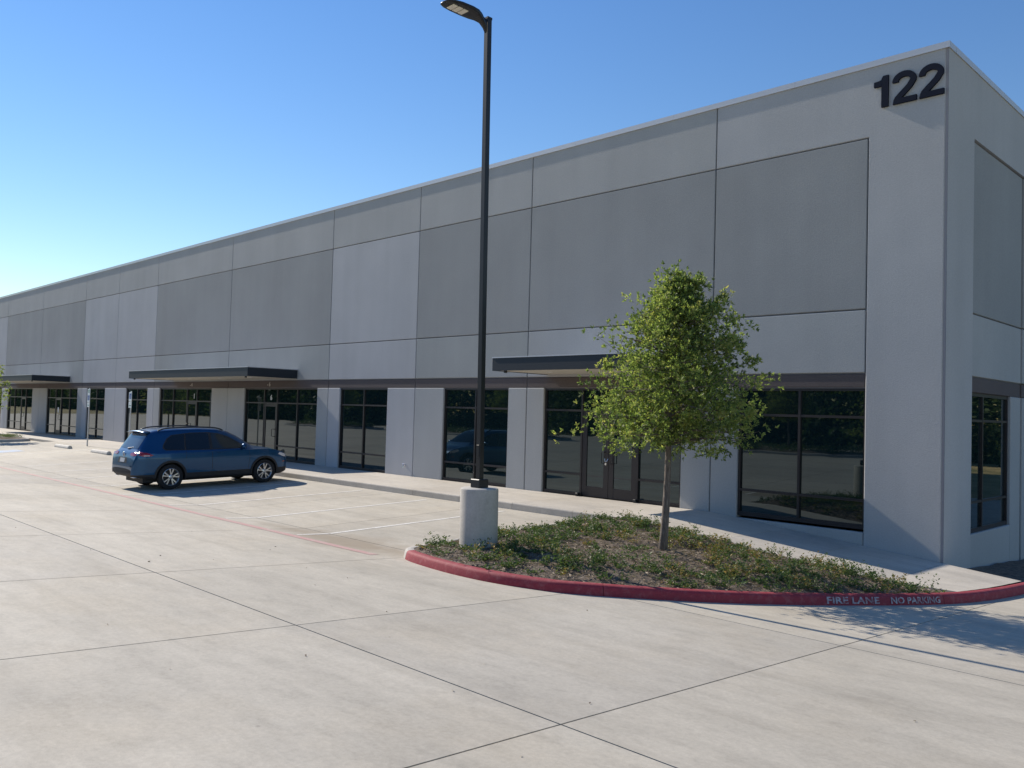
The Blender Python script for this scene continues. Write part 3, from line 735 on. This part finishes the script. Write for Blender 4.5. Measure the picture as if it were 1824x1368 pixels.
# number 122
def stroke(path, w, z0, x0, sx, sz):
    P = [Vector((p[0], p[1])) for p in path]; Lp, Rp_ = [], []
    for i, p in enumerate(P):
        a = P[max(i-1, 0)]; b = P[min(i+1, len(P)-1)]; t = (b-a).normalized(); n = Vector((-t.y, t.x)); Lp.append(p+n*w/2); Rp_.append(p-n*w/2)
    return [(x0+q.x*sx, z0+q.y*sz) for q in Lp+Rp_[::-1]]
def digit2(x0):
    arc = [(.36+.27*math.cos(a), .70+.205*math.sin(a)) for a in [R(185-i*14) for i in range(16)]]
    tail = [(.52, .50), (.40, .385), (.27, .27), (.155, .16), (.12, .075)]
    mb = MB(); top = stroke(arc[:-1]+tail, .175, 8.235, x0, .62, .62)
    n = len(top)//2
    for i in range(n-1):
        q = [top[i], top[i+1], top[2*n-2-i], top[2*n-1-i]]; mb.extrude(q, -.052, -.002)
    mb.extrude([(x0+.022*.62, 8.235), (x0+.73*.62, 8.235), (x0+.73*.62, 8.235+.165*.62), (x0+.06*.62, 8.235+.165*.62)], -.0525, -.002)
    return mb.build('numeral', M['numeral'], bld)
mb = MB(); x0 = -6.735
mb.extrude([(x0+.145, 8.235), (x0+.275, 8.235), (x0+.275, 8.85), (x0+.175, 8.85), (x0+.145, 8.80), (x0+.145, 8.72)], -.052, -.002)
mb.extrude([(x0, 8.655), (x0+.145, 8.655), (x0+.145, 8.78), (x0+.10, 8.765), (x0, 8.755)], -.0525, -.002)
mb.build('numeral', M['numeral'], bld); digit2(-6.385); digit2(-5.895)
# small suite figures and papers
def small_text(txt, x, z, size, y, material, name, parent=bld):
    cu_ = bpy.data.curves.new('t', 'FONT'); cu_.body = txt; cu_.size = size; cu_.resolution_u = 2; cu_.offset = .008; cu_.extrude = .003
    ob = bpy.data.objects.new('t', cu_); COL.objects.link(ob)
    me = bpy.data.meshes.new_from_object(ob.evaluated_get(bpy.context.evaluated_depsgraph_get())); bpy.data.objects.remove(ob)
    for v in me.vertices: v.co = Vector((x+v.co.x, y-v.co.z, z+v.co.y))
    me.materials.clear(); me.materials.append(material); return link(name, me, parent)
small_text('1', -36.75, 2.30, .30, .098, M['white'], 'suite_figure'); small_text('6', -29.98, 2.30, .28, .098, M['white'], 'suite_figure')
small_text('- 4', -36.95, 2.83, .22, .010, M['pale'], 'suite_figure'); small_text('- 6', -30.10, 2.83, .22, .010, M['pale'], 'suite_figure')
mb = MB(); mb.box(-54.98, -54.76, .080, .083, 1.30, 1.62); mb.build('paper_notice', M['white'], bld)
# hose tap on the light panel
mb = MB(); mb.tube([(-21.27, 0, .34), (-21.27, -.06, .34), (-21.27, -.09, .30), (-21.27, -.09, .26)], [.016, .016, .014, .018], 8); mb.tube([(-21.32, -.07, .375), (-21.22, -.07, .375)], .008, 6); mb.tube([(-21.27, -.002, .34), (-21.27, -.012, .34)], .035, 12)
mb.build('hose_tap', M['glint'], bld)

# ------------------------------------------------------------------ lamp post
LX, LY = -9.92, -7.34; lz = bed_z(LX, LY, False)
lamp = thing('lamp_post', 'tall black square lamp post on a round concrete base in the island', 'lamp post', (LX, LY, 0))
mb = MB(); mb.lathe([(.305, lz-.25), (.305, .835), (.298, .858), (.275, .872), (0, .874)], 48); o = mb.build('concrete_base', M['kerb'], lamp, True); o.data.set_sharp_from_angle(angle=R(40))
mb = MB(); mb.box(-.105, .105, -.105, .105, .872, 1.01, 0, .012); mb.build('base_cover', M['black'], lamp)
mb = MB(); mb.box(-.046, .046, -.046, .046, 1.0, 8.44, 0, .006); mb.build('pole', M['black'], lamp)
mb = MB(); mb.box(-.051, .051, -.051, .051, 8.43, 8.47, 0, .004); mb.build('pole_cap', M['black'], lamp)
mb = MB(); mb.box(-.03, .03, -.054, -.044, 1.35, 1.55, 0, .003); mb.build('hand_hole_cover', M['black'], lamp)
lamp.rotation_euler = (R(.45), R(-.45), 0)
# head: shaped body with upswept neck
def head():
    st_ = [(-.05, .035, 8.20, 8.42), (-.09, .045, 8.27, 8.43), (-.15, .065, 8.335, 8.44), (-.22, .105, 8.365, 8.455), (-.32, .150, 8.375, 8.465), (-.46, .168, 8.378, 8.465), (-.68, .168, 8.380, 8.452), (-.83, .150, 8.382, 8.434), (-.92, .110, 8.384, 8.415), (-.95, .06, 8.386, 8.404)]
    vs = []; n = 12
    for y, w, a, b in st_:
        for k in range(n):
            th = 2*math.pi*k/n; c, s = math.cos(th), math.sin(th)
            vs.append((w*math.copysign(abs(c)**.6, c), y, (a+b)/2+(b-a)/2*math.copysign(abs(s)**.6, s)))
    mb = MB(); mb.add(vs, [(i*n+k, i*n+(k+1) % n, (i+1)*n+(k+1) % n, (i+1)*n+k) for i in range(len(st_)-1) for k in range(n)]+[tuple(range(n)), tuple((len(st_)-1)*n+k for k in range(n))])
    return mb.build('lamp_head', M['black'], lamp, True)
hd = head(); hd.data.set_sharp_from_angle(angle=R(45))
M['led'] = mat('led_lens', (.72, .68, .58), .5)
for k in range(3):
    mb = MB(); y = -.50-.11*k; mb.box(-.085, .085, y-.094, y, 8.368, 8.388, 0, .006); mb.build('led_lens', M['led'], hd)

# ------------------------------------------------------------------ signs and wheel stops
def sign(x, top, bot, label, van):
    s = thing('parking_sign', label, 'sign', (x, -2.80, 0), 'accessible parking signs at the sidewalk edge')
    mb = MB(); mb.tube([(0, 0, -.05), (0, 0, top-.02)], .03, 10); mb.build('post', M['post'], s)
    mb = MB(); mb.tube([(0, 0, top-.02), (0, 0, top+.02)], .03, 10); mb.build('post_cap', M['sign_white'], s)
    w = .155; zc = bot+.20 if van else bot+.26
    mb = MB(); mb.box(-w, w, -.034, -.030, zc+.008, top-.03, 0, .0015); pl = mb.build('sign_plate', M['sign_white'], s)
    mb = MB(); mb.box(-w, w, -.0341, -.0300, bot, zc-.008, 0, .0015); p2 = mb.build('sign_plate', M['sign_white'], s)
    hb = .19; zb_ = zc+.12
    mb = MB(); mb.box(-.105, .105, -.037, -.034, zb_, zb_+hb+.03); mb.build('blue_square', M['sign_blue'], pl)
    wm = MB(); cz = zb_+.085    # wheelchair figure
    ring = [(.052*math.cos(a), .052*math.sin(a)) for a in [R(200+i*16) for i in range(15)]]
    wm.tube([(a-.008, -.039, cz+b) for a, b in ring], .006, 5); wm.tube([(-.012, -.039, cz+.105), (-.008, -.039, cz+.03), (.032, -.039, cz+.028), (.055, -.039, cz-.045)], .008, 5)
    wm.lathe([(.0, -.041), (.016, -.041), (.016, -.037)], 10, 0, 'y', (-.012, 0, cz+.125)); wm.build('wheelchair_symbol', M['white'], pl)
    for q in (top-.10, top-.16):
        mb = MB(); mb.box(-.12, .12, -.0365, -.0345, q-.014, q+.018); mb.build('green_text_line', M['sign_green'], pl)
    mb = MB(); mb.box(-.12, .12, -.0366, -.0346, bot+.08, bot+.105); mb.build('green_text_line', M['sign_green'], p2)
sign(-41.15, 2.62, 1.77, 'accessible parking sign on the farther post, clear of the blue car', True)
sign(-36.25, 2.50, 1.82, 'accessible parking sign on a post rising behind the rear of the blue car', False)
def wheel_stop(xc, label):
    s = thing('wheel_stop', label, 'wheel stop', (xc, -3.80, G(xc, -3.8)), 'wheel stops')
    prof = [(-.10, 0), (-.10, .045), (-.075, .10), (-.035, .132), (.035, .132), (.075, .10), (.10, .045), (.10, 0)]
    xs_ = [-.92, -.90, .90, .92]; sc_ = [.93, 1, 1, .93]
    mb = MB(); n = len(prof); mb.add([(x, a*k, b*k) for x, k in zip(xs_, sc_) for a, b in prof],
        [(j*n+i, j*n+(i+1) % n, (j+1)*n+(i+1) % n, (j+1)*n+i) for j in range(3) for i in range(n)]+[tuple(range(n)), tuple(3*n+i for i in range(n))])
    mb.build('stop_body', M['stop'], s)
    for bx in (-.62, .62):
        d = MB(); d.lathe([(0, .134), (.018, .134), (.018, .128)], 10, 0, 'z', (bx, 0, 0)); d.build('bolt', M['post'], s)
wheel_stop(-36.55, 'pale concrete wheel stop nearest the blue car'); wheel_stop(-41.2, 'pale concrete wheel stop in front of the farther sign post')

# ------------------------------------------------------------------ car
def make_car():
    ZT_ = [(0, .60), (.02, .74), (.06, .93), (.10, 1.03), (.16, 1.09), (.30, 1.295), (.42, 1.465), (.47, 1.535), (.54, 1.592), (.72, 1.628), (1.2, 1.655), (1.9, 1.660), (2.45, 1.625), (2.72, 1.565), (2.95, 1.46), (3.2, 1.31), (3.48, 1.135), (3.60, 1.085), (3.85, 1.055), (4.15, 1.005), (4.4, .935), (4.56, .84), (4.66, .70), (4.70, .55)]
    ZB_ = [(0, .44), (.08, .37), (.4, .30), (.8, .235), (3.9, .215), (4.4, .215), (4.6, .26), (4.7, .40)]
    WM_ = [(0, .66), (.04, .76), (.12, .835), (.3, .885), (.6, .908), (1, .918), (3.7, .918), (4.0, .912), (4.3, .875), (4.5, .79), (4.62, .68), (4.7, .50)]
    WR_ = [(0, .62), (.1, .70), (.2, .66), (.35, .61), (.5, .585), (.8, .585), (1.6, .605), (2.4, .60), (2.8, .60), (3.2, .64), (3.5, .70), (3.65, .78), (4.0, .76), (4.4, .66), (4.6, .52), (4.7, .36)]
    stx = sorted(set([0, .02, .05, .08, .12, .16, .2, .25, .3, .36, .42, .47, .51, .55, .6]+[.66+.085*i for i in range(45)]+[4.45, 4.5, 4.55, 4.6, 4.64, 4.67, 4.69, 4.70]))
    stx = [x for x in stx if x <= 4.70]
    nseg = 5; ring = []
    for x in stx:
        zt, zb, w, wr = lerp_tab(ZT_, x), lerp_tab(ZB_, x), lerp_tab(WM_, x), lerp_tab(WR_, x)
        zs = min(1.0, zt-.05); zm = min(.70, zb+(zs-zb)*.55); zl = min(.435, zb+(zs-zb)*.35); zh = min(.86, zb+(zs-zb)*.8)
        wr = min(wr, w*.93); zr = max(zs+.01, zt-.075)
        ctl = [(0, zb), (w*.70, zb), (w*.955, zb+.05), (w*.968, zl), (w*.986, zm), (w*1.0, zh), (w*.978, zs), (w*.955-(w*.955-wr)*.03, zs+(zr-zs)*.06), ((w*.93+wr)/2+.018, (zs+zr)/2), (wr+.012, zr), (wr*.86, zt-.02), (wr*.45, zt-.003), (0, zt)]
        pr = []
        for a, b in zip(ctl, ctl[1:]):
            for k in range(nseg): pr.append((a[0]+(b[0]-a[0])*k/nseg, a[1]+(b[1]-a[1])*k/nseg))
        pr.append(ctl[-1])
        # soften the polyline but keep the sill line and shoulder line
        for it in range(2):
            pr = [pr[i] if i in (0, len(pr)-1, 15, 30) else (pr[i][0]*.5+(pr[i-1][0]+pr[i+1][0])*.25, pr[i][1]*.5+(pr[i-1][1]+pr[i+1][1])*.25) for i in range(len(pr))]
        ring.append(pr)
    # smooth along the length a little
    ring2 = [[pt for pt in r_] for r_ in ring]
    m = len(ring[0]); vs = []; full = 2*m-2
    for x, pr in zip(stx, ring2):
        vs += [(x, -y, z) for y, z in pr]+[(x, y, z) for y, z in pr[-2:0:-1]]
    fs = []; mi = []
    for i in range(len(stx)-1):
        for k in range(full):
            fs.append((i*full+k, i*full+(k+1) % full, (i+1)*full+(k+1) % full, (i+1)*full+k)); kk = k if k < m-1 else full-1-k
            mi.append(1 if kk < 15 else 0)
    fs += [tuple(range(full)), tuple((len(stx)-1)*full+k for k in range(full))]; mi += [1, 1]
    paint = mat('blue_car_paint', (.004, .066, .170), .32, .6, coat=.55)
    plastic = mat('car_black_plastic', (.022, .022, .024), .65)
    cglass = mat('car_glass', (.004, .005, .006), .02, ior=1.6)
    rglass = mat('car_rear_glass', (.05, .055, .065), .08, ior=1.9)
    fglass = mat('car_front_glass', (.02, .025, .026), .03, ior=1.6)
    tyre = mat('tyre_rubber', (.014, .014, .015), .85); alloy = mat('alloy', (.62, .63, .65), .28, .9)
    lens = mat('tail_lens', (.30, .006, .010), .15, coat=.5); clear = mat('clear_lens', (.7, .68, .68), .12); amber = mat('amber_lens', (.30, .07, .04), .2)
    root = thing('parked_suv', 'blue sport utility car parked nose in to the kerb with its right side visible', 'car')
    mb = MB(); mb.v = vs; mb.f = fs; mb.m = mi; body = mb.build('body', [paint, plastic], root, True)
    bvh = BVHTree.FromPolygons([Vector(v) for v in vs], fs)
    AX = (.985, 3.775); AR = .400
    cut = MB()
    for ax in AX:
        for s in (-1, 1):
            n = 40; vv = [(ax+AR*math.cos(2*math.pi*k/n), s*yy, .345+AR*math.sin(2*math.pi*k/n)) for yy in (.60, 1.2) for k in range(n)]
            cut.add(vv, [tuple(range(n)), tuple(range(n, 2*n))]+[(k, (k+1) % n, n+(k+1) % n, n+k) for k in range(n)])
    co = cut.build('cutter', [plastic]); md = body.modifiers.new('b', 'BOOLEAN'); md.operation = 'DIFFERENCE'; md.object = co; md.solver = 'EXACT'
    dg = bpy.context.evaluated_depsgraph_get(); dg.update(); nm = bpy.data.meshes.new_from_object(body.evaluated_get(dg)); body.modifiers.clear(); body.data = nm; bpy.data.objects.remove(co)
    while len(nm.materials) > 2: nm.materials.pop()
    for p in nm.polygons:
        c = p.center
        if any(math.hypot(c.x-ax, c.z-.345) < AR+.004 for ax in AX) and abs(c.y) < .98: p.material_index = 1
        if p.material_index > 1: p.material_index = 1
    nm.shade_smooth(); nm.set_sharp_from_angle(angle=R(35))
    def proj(a, b, side, off):
        if side in (-1, 1): o_, d_ = Vector((a, side*2, b)), Vector((0, -side, 0))
        elif side == 'rear': o_, d_ = Vector((-1, a, b)), Vector((1, 0, 0))
        else: o_, d_ = Vector((6, a, b)), Vector((-1, 0, 0))
        h, nn, i_, d = bvh.ray_cast(o_, d_)
        if h is None: return None
        if nn.dot(d_) > 0: nn = -nn
        return h+nn*off
    def patch(name, poly, side, material, off=.004, parent=root, dense=14, thick=.012):
        P_ = []; n0 = len(poly)
        for i in range(n0):
            a, b = poly[i], poly[(i+1) % n0]; k_ = max(1, int(math.hypot(b[0]-a[0], b[1]-a[1])/.06))
            P_ += [(a[0]+(b[0]-a[0])*k/k_, a[1]+(b[1]-a[1])*k/k_) for k in range(k_)]
        cx_ = sum(p[0] for p in P_)/len(P_); cy_ = sum(p[1] for p in P_)/len(P_); n = len(P_); rings = 5; vs_ = []
        for j in range(rings):
            t = 1-j/rings
            for p in P_:
                q = proj(cx_+(p[0]-cx_)*t, cy_+(p[1]-cy_)*t, side, off); vs_.append(q if q else Vector((cx_, 0, cy_)))
        c = proj(cx_, cy_, side, off); vs_.append(c)
        base = len(vs_)
        for p in P_:
            q = proj(p[0], p[1], side, off-thick); vs_.append(q if q else Vector((cx_, 0, cy_)))
        fs_ = [(j*n+i, j*n+(i+1) % n, (j+1)*n+(i+1) % n, (j+1)*n+i) for j in range(rings-1) for i in range(n)]+[((rings-1)*n+i, (rings-1)*n+(i+1) % n, rings*n) for i in range(n)]
        fs_ += [(i, base+i, base+(i+1) % n, (i+1) % n) for i in range(n)]
        mb = MB(); mb.add(vs_, fs_); o = mb.build(name, material, parent, True); o.data.set_sharp_from_angle(angle=R(50)); return o
    def band(name, pts, w, side, material, off=.003, parent=body, thick=.008):
        vs_ = []; n = len(pts)
        for i, p in enumerate(pts):
            a, b = pts[max(i-1, 0)], pts[min(i+1, n-1)]; L_ = math.hypot(b[0]-a[0], b[1]-a[1]) or 1; nx, nz = -(b[1]-a[1])/L_, (b[0]-a[0])/L_
            ww = w[i] if isinstance(w, list) else w
            for s, of in ((.5, off-thick), (.5, off), (-.5, off), (-.5, off-thick)):
                q = proj(p[0]+nx*ww*s, p[1]+nz*ww*s, side, of); vs_.append(q if q else Vector((p[0], (side if isinstance(side, int) else 0)*.85, p[1])))
        mb = MB(); mb.add(vs_, [(i*4+k, i*4+k+1, (i+1)*4+k+1, (i+1)*4+k) for i in range(n-1) for k in range(3)]); o = mb.build(name, material, parent, True); o.data.set_sharp_from_angle(angle=R(50)); return o
    for s in (-1, 1):
        dlo = [(.86, 1.065), (.78, 1.12), (.80, 1.20), (.93, 1.38), (1.08, 1.475), (1.6, 1.525), (2.1, 1.525), (2.42, 1.490), (2.70, 1.40), (2.98, 1.245), (3.22, 1.085), (3.24, 1.045), (2.2, 1.040)]
        patch('window_trim', dlo, s, plastic, .003)
        patch('side_window', [(.88, 1.085), (.82, 1.13), (.84, 1.20), (.96, 1.37), (1.10, 1.455), (1.43, 1.495), (1.38, 1.07)], s, cglass, .006)
        patch('side_window', [(1.42, 1.068), (1.47, 1.498), (2.0, 1.505), (2.13, 1.50), (2.10, 1.060)], s, cglass, .006)
        patch('side_window', [(2.19, 1.060), (2.21, 1.495), (2.42, 1.468), (2.70, 1.375), (2.98, 1.222), (3.13, 1.110), (3.16, 1.068)], s, fglass, .006)
        # wheel arch and sill cladding
        for ax in AX:
            arc = [(ax+.425*math.cos(R(a)), .345+.425*math.sin(R(a))) for a in range(-8, 189, 7)]
            band('arch_trim', arc, .055, s, plastic, .016, root, .03)
        # seams
        sx = [[(2.155, 1.03), (2.16, .8), (2.16, .47)], [(1.40, 1.03), (1.42, .95), (1.395, .83)], [(3.27, 1.02), (3.30, .8), (3.26, .47)]]
        for q in sx:
            d = []
            for a, b in zip(q, q[1:]): d += [(a[0]+(b[0]-a[0])*k/5, a[1]+(b[1]-a[1])*k/5) for k in range(6)]
            band('door_seam', d, .010, s, plastic, .0015)
        band('character_line', [(.5+.12*k, .935+.004*k) for k in range(24)], .014, s, paint, .006)
        band('sill_line', [(1.45+.1*k, .505) for k in range(18)], .016, s, paint, .007)
        for hx in (1.52, 2.32): band('door_handle', [(hx+.02*k, .955) for k in range(10)], [.012]+[.028]*8+[.012], s, paint, .030, root, .03)
        # tail light on side and rear, head light
        tl = patch('tail_light', [(.12, .965), (.10, 1.02), (.20, 1.045), (.36, 1.02), (.52, .955), (.44, .925), (.26, .925)], s, lens, .008)
        band('reversing_lens', [(.26+.03*k, .945) for k in range(6)], .018, s, clear, .012, tl)
        patch('tail_light', [(s*.42, .97), (s*.44, 1.015), (s*.60, 1.03), (s*.76, 1.02), (s*.78, .965), (s*.66, .935), (s*.50, .94)], 'rear', lens, .012)
        patch('head_light', [(4.22, .83), (4.28, .88), (4.46, .835), (4.58, .77), (4.56, .72), (4.40, .755)], s, clear, .006)
        band('side_marker', [(4.40+.02*k, .60+.002*k) for k in range(5)], .03, s, amber, .006, root)
        # roof rail
        mb = MB(); rp = [(.74, 1.595), (.90, 1.645), (1.2, 1.668), (1.8, 1.676), (2.3, 1.652), (2.5, 1.612), (2.60, 1.57)]
        mb.tube([(x, s*(.575+.01*math.sin(x)), z) for x, z in [(p.x, p.y) for p in catmull([(a, b, 0) for a, b in rp], 5)]], .019, 8); mb.build('roof_rail', mat('rail_black', (.03, .032, .035), .35, .4), root, True)
        # mirror
        mb = MB(); prof = [(0, .0), (.055, .018), (.082, .06), (.085, .12), (.07, .17), (.0, .185)]
        vv = []; n = 12
        for r_, t in prof:
            for k in range(n): a = 2*math.pi*k/n; vv.append((3.02+.62*r_*math.cos(a)*1.1+.03, s*(.90+t), 1.105+r_*math.sin(a)*.95))
        mb.add(vv, [(i*n+k, i*n+(k+1) % n, (i+1)*n+(k+1) % n, (i+1)*n+k) for i in range(len(prof)-1) for k in range(n)]); mb.tube([(3.06, s*.86, 1.03), (3.05, s*.96, 1.07)], .028, 8)
        mb.build('door_mirror', [paint], root, True)
    # rear: glass, spoiler, plate, badge, wiper, bumper trim
    patch('rear_window', [(-.60, 1.125), (-.545, 1.47), (0, 1.49), (.545, 1.47), (.60, 1.125), (0, 1.115)], 'rear', rglass, .006)
    mb = MB(); sp = []
    for y in [-.56+.112*k for k in range(11)]:
        e = 1-(abs(y)/.60)**4*.6; sp.append([(.55, y, 1.606-.03*(abs(y)/.56)**2), (.36+.02*(abs(y)/.56)**2, y, 1.588-.03*(abs(y)/.56)**2), (.35+.02*(abs(y)/.56)**2, y, 1.565-.03*(abs(y)/.56)**2), (.50, y, 1.545-.03*(abs(y)/.56)**2)])
    mb.add([q for r_ in sp for q in r_], [(i*4+k, i*4+(k+1) % 4, (i+1)*4+(k+1) % 4, (i+1)*4+k) for i in range(10) for k in range(4)]+[(0, 1, 2, 3), (40, 41, 42, 43)]); mb.build('spoiler', paint, root, True)
    patch('plate_recess', [(-.30, .74), (-.27, .885), (.27, .885), (.30, .74)], 'rear', plastic, .004)
    patch('number_plate', [(-.155, .755), (-.155, .865), (.155, .865), (.155, .755)], 'rear', mat('plate_white', (.45, .47, .5), .5), .010)
    bd = MB(); h, nn, _, _ = bvh.ray_cast(Vector((-1, 0, .965)), Vector((1, 0, 0))); bx = h.x-.014
    bd.tube([(bx, .058*math.cos(R(a)), .965+.058*math.sin(R(a))) for a in range(0, 361, 20)], .008, 6)
    for pts in ([(-.028, .05), (0, .008), (.028, .05)], [(-.05, .02), (-.024, -.045), (0, .0), (.024, -.045), (.05, .02)]):
        bd.tube([(bx-.001, y, .965+z) for y, z in pts], .006, 5)
    bd.build('badge', M['glint'], root, True)
    mb = MB(); mb.tube([(.175, -.02, 1.105), (.155, -.06, 1.13), (.205, -.33, 1.165)], [.016, .014, .006], 6); mb.build('rear_wiper', mat('wiper', (.5, .5, .52), .3, .3), root)
    band('bumper_crease', [(-.62+.062*k, .665) for k in range(21)], .03, 'rear', paint, .02, root, .04)
    band('exhaust_trim', [(-.70+.03*k, .372) for k in range(9)], .022, 'rear', M['glint'], .02, root)
    band('exhaust_trim', [(.46+.03*k, .372) for k in range(9)], .022, 'rear', M['glint'], .02, root)
    patch('windscreen', [(-.60, 1.14), (-.53, 1.54), (0, 1.57), (.53, 1.54), (.60, 1.14), (0, 1.13)], 'front', cglass, .006)
    patch('grille', [(-.55, .66), (-.5, .78), (.5, .78), (.55, .66)], 'front', plastic, .006)
    ub = MB(); ub.box(.35, 4.3, -.58, .58, .20, .34); ub.build('underbody', plastic, root)
    # wheels
    wm_t = MB(); wm_t.lathe([(.225, -.105), (.30, -.115), (.335, -.10), (.345, -.06), (.345, .06), (.335, .10), (.30, .115), (.225, .105)], 40, 0, 'y')
    wm_r = MB(); wm_r.lathe([(.228, -.112), (.236, -.108), (.222, -.095), (.205, -.06), (.20, .08)], 40, 0, 'y'); wm_r.lathe([(.0, -.030), (.20, -.028), (.20, -.02), (0, -.02)], 32, 1, 'y')
    for k in range(5):
        for da in (-.17, .17):
            a = 2*math.pi*k/5+.2; ci, si = math.cos(a), math.sin(a); c2_, s2_ = math.cos(a+da*1.35), math.sin(a+da*1.35)
            p0 = Vector((.045*ci, -.085, .045*si)); p1 = Vector((.218*c2_, -.092, .218*s2_)); t_ = (p1-p0).normalized(); nrm = Vector((-t_.z, 0, t_.x))
            vv = []
            for p, w_ in ((p0, .020), (p0.lerp(p1, .5), .014), (p1, .019)):
                vv += [p+nrm*w_, p-nrm*w_, p-nrm*w_*.9+Vector((0, .05, 0)), p+nrm*w_*.9+Vector((0, .05, 0))]
            wm_r.add(vv, [(i*4+q, i*4+(q+1) % 4, (i+1)*4+(q+1) % 4, (i+1)*4+q) for i in range(2) for q in range(4)])
    wm_r.lathe([(.0, -.098), (.035, -.098), (.058, -.088), (.06, -.04)], 20, 0, 'y')
    first = None
    for ax in AX:
        for s in (-1, 1):
            wt = link('wheel', None, root, (ax, s*.80, .345))
            if s == 1: wt.rotation_euler = (0, 0, math.pi)
            if first is None:
                a = wm_t.build('tyre', tyre, wt, True); a.data.set_sharp_from_angle(angle=R(40)); b = wm_r.build('rim', [alloy, plastic], wt, True); b.data.set_sharp_from_angle(angle=R(35)); first = (a, b)
            else:
                for q in first: c = q.copy(); COL.objects.link(c); c.parent = wt
    return root
car = make_car()
cy0 = -6.72-.985; zr, zf_ = G(-23.8, -6.72), G(-23.8, -3.93); pit = math.atan2(zf_-zr, 2.79)
car.matrix_world = Matrix.Translation((-23.80, -6.72, zr)) @ Matrix.Rotation(math.pi/2, 4, 'Z') @ Matrix.Rotation(-pit, 4, 'Y') @ Matrix.Translation((-.985, 0, 0))

# ------------------------------------------------------------------ far woods (seen in the glass) and leaf litter
def woods(name, spots, label, seed):
    g = np.random.default_rng(seed); P, N, T = [], [], []; tb = MB()
    for (x, y, h, r) in spots:
        z = G(x, y); tb.tube([(x, y, z-.3), (x+g.normal(0, .2), y+g.normal(0, .2), z+h*.75)], [.16, .05], 6)
        n = 2800; u = g.random(n); th = g.uniform(0, 6.28, n); hh = u**1.15; rr = r*np.sqrt(g.random(n))*np.where(hh < .35, 1.05, np.sqrt(np.clip(1-((hh-.35)/.68)**2, 0, 1)))
        lump = 1+.35*np.sin(th*3+x)*np.sin(hh*9+y)
        P.append(np.c_[x+rr*lump*np.cos(th), y+rr*lump*np.sin(th), z+h*hh]); N.append(g.normal(size=(n, 3))); T.append(np.clip(.5+g.normal(0, .2, n)+.15*np.sin(x*3), 0, 1))
    o = leaf_cloud(name, np.concatenate(P), np.concatenate(N), .42, .65, np.concatenate(T), M['wood']); o['kind'] = 'stuff'; tag(o, label, 'woodland')
    o2 = tb.build('tree_trunks', M['bark']); o2['kind'] = 'stuff'; tag(o2, label.replace('green', 'trunks of the green'), 'tree trunks')
spots = []
for k in range(120):
    x = 14-k*2.2-(max(0, k-60)*1.6)+rnd.uniform(-.8, .8); h = rnd.uniform(6.5, 10.5) if x < -22 else rnd.uniform(4.2, 6.2)
    spots.append((x, -41+rnd.uniform(-3, 2)-(5 if x > 5 else 0), h, rnd.uniform(2.2, 3.4)))
woods('woodland', spots, 'dark green trees across the lot reflected in the front glass', 21)
spots = [(-12+k*2.4+rnd.uniform(-1, 1), 62+rnd.uniform(-3, 4), rnd.uniform(8, 12), rnd.uniform(2.2, 3.2)) for k in range(28)]
woods('woodland', spots, 'green trees beyond the dry lawn reflected in the end window', 22)
P, N, Tn = [], [], []
for k in range(34):
    x, y = rg.uniform(-16, 0), rg.uniform(-15, -8.7)
    a = rg.uniform(0, 6.28); P.append((x, y, G(x, y)+.006)); N.append((math.cos(a), math.sin(a), .15)); Tn.append(rg.uniform(0, .35))
ob = leaf_cloud('leaf_litter', P, N, .032, .5, Tn, M['straw']); ob['kind'] = 'stuff'; tag(ob, 'tiny dry leaves scattered on the concrete drive', 'leaf litter')
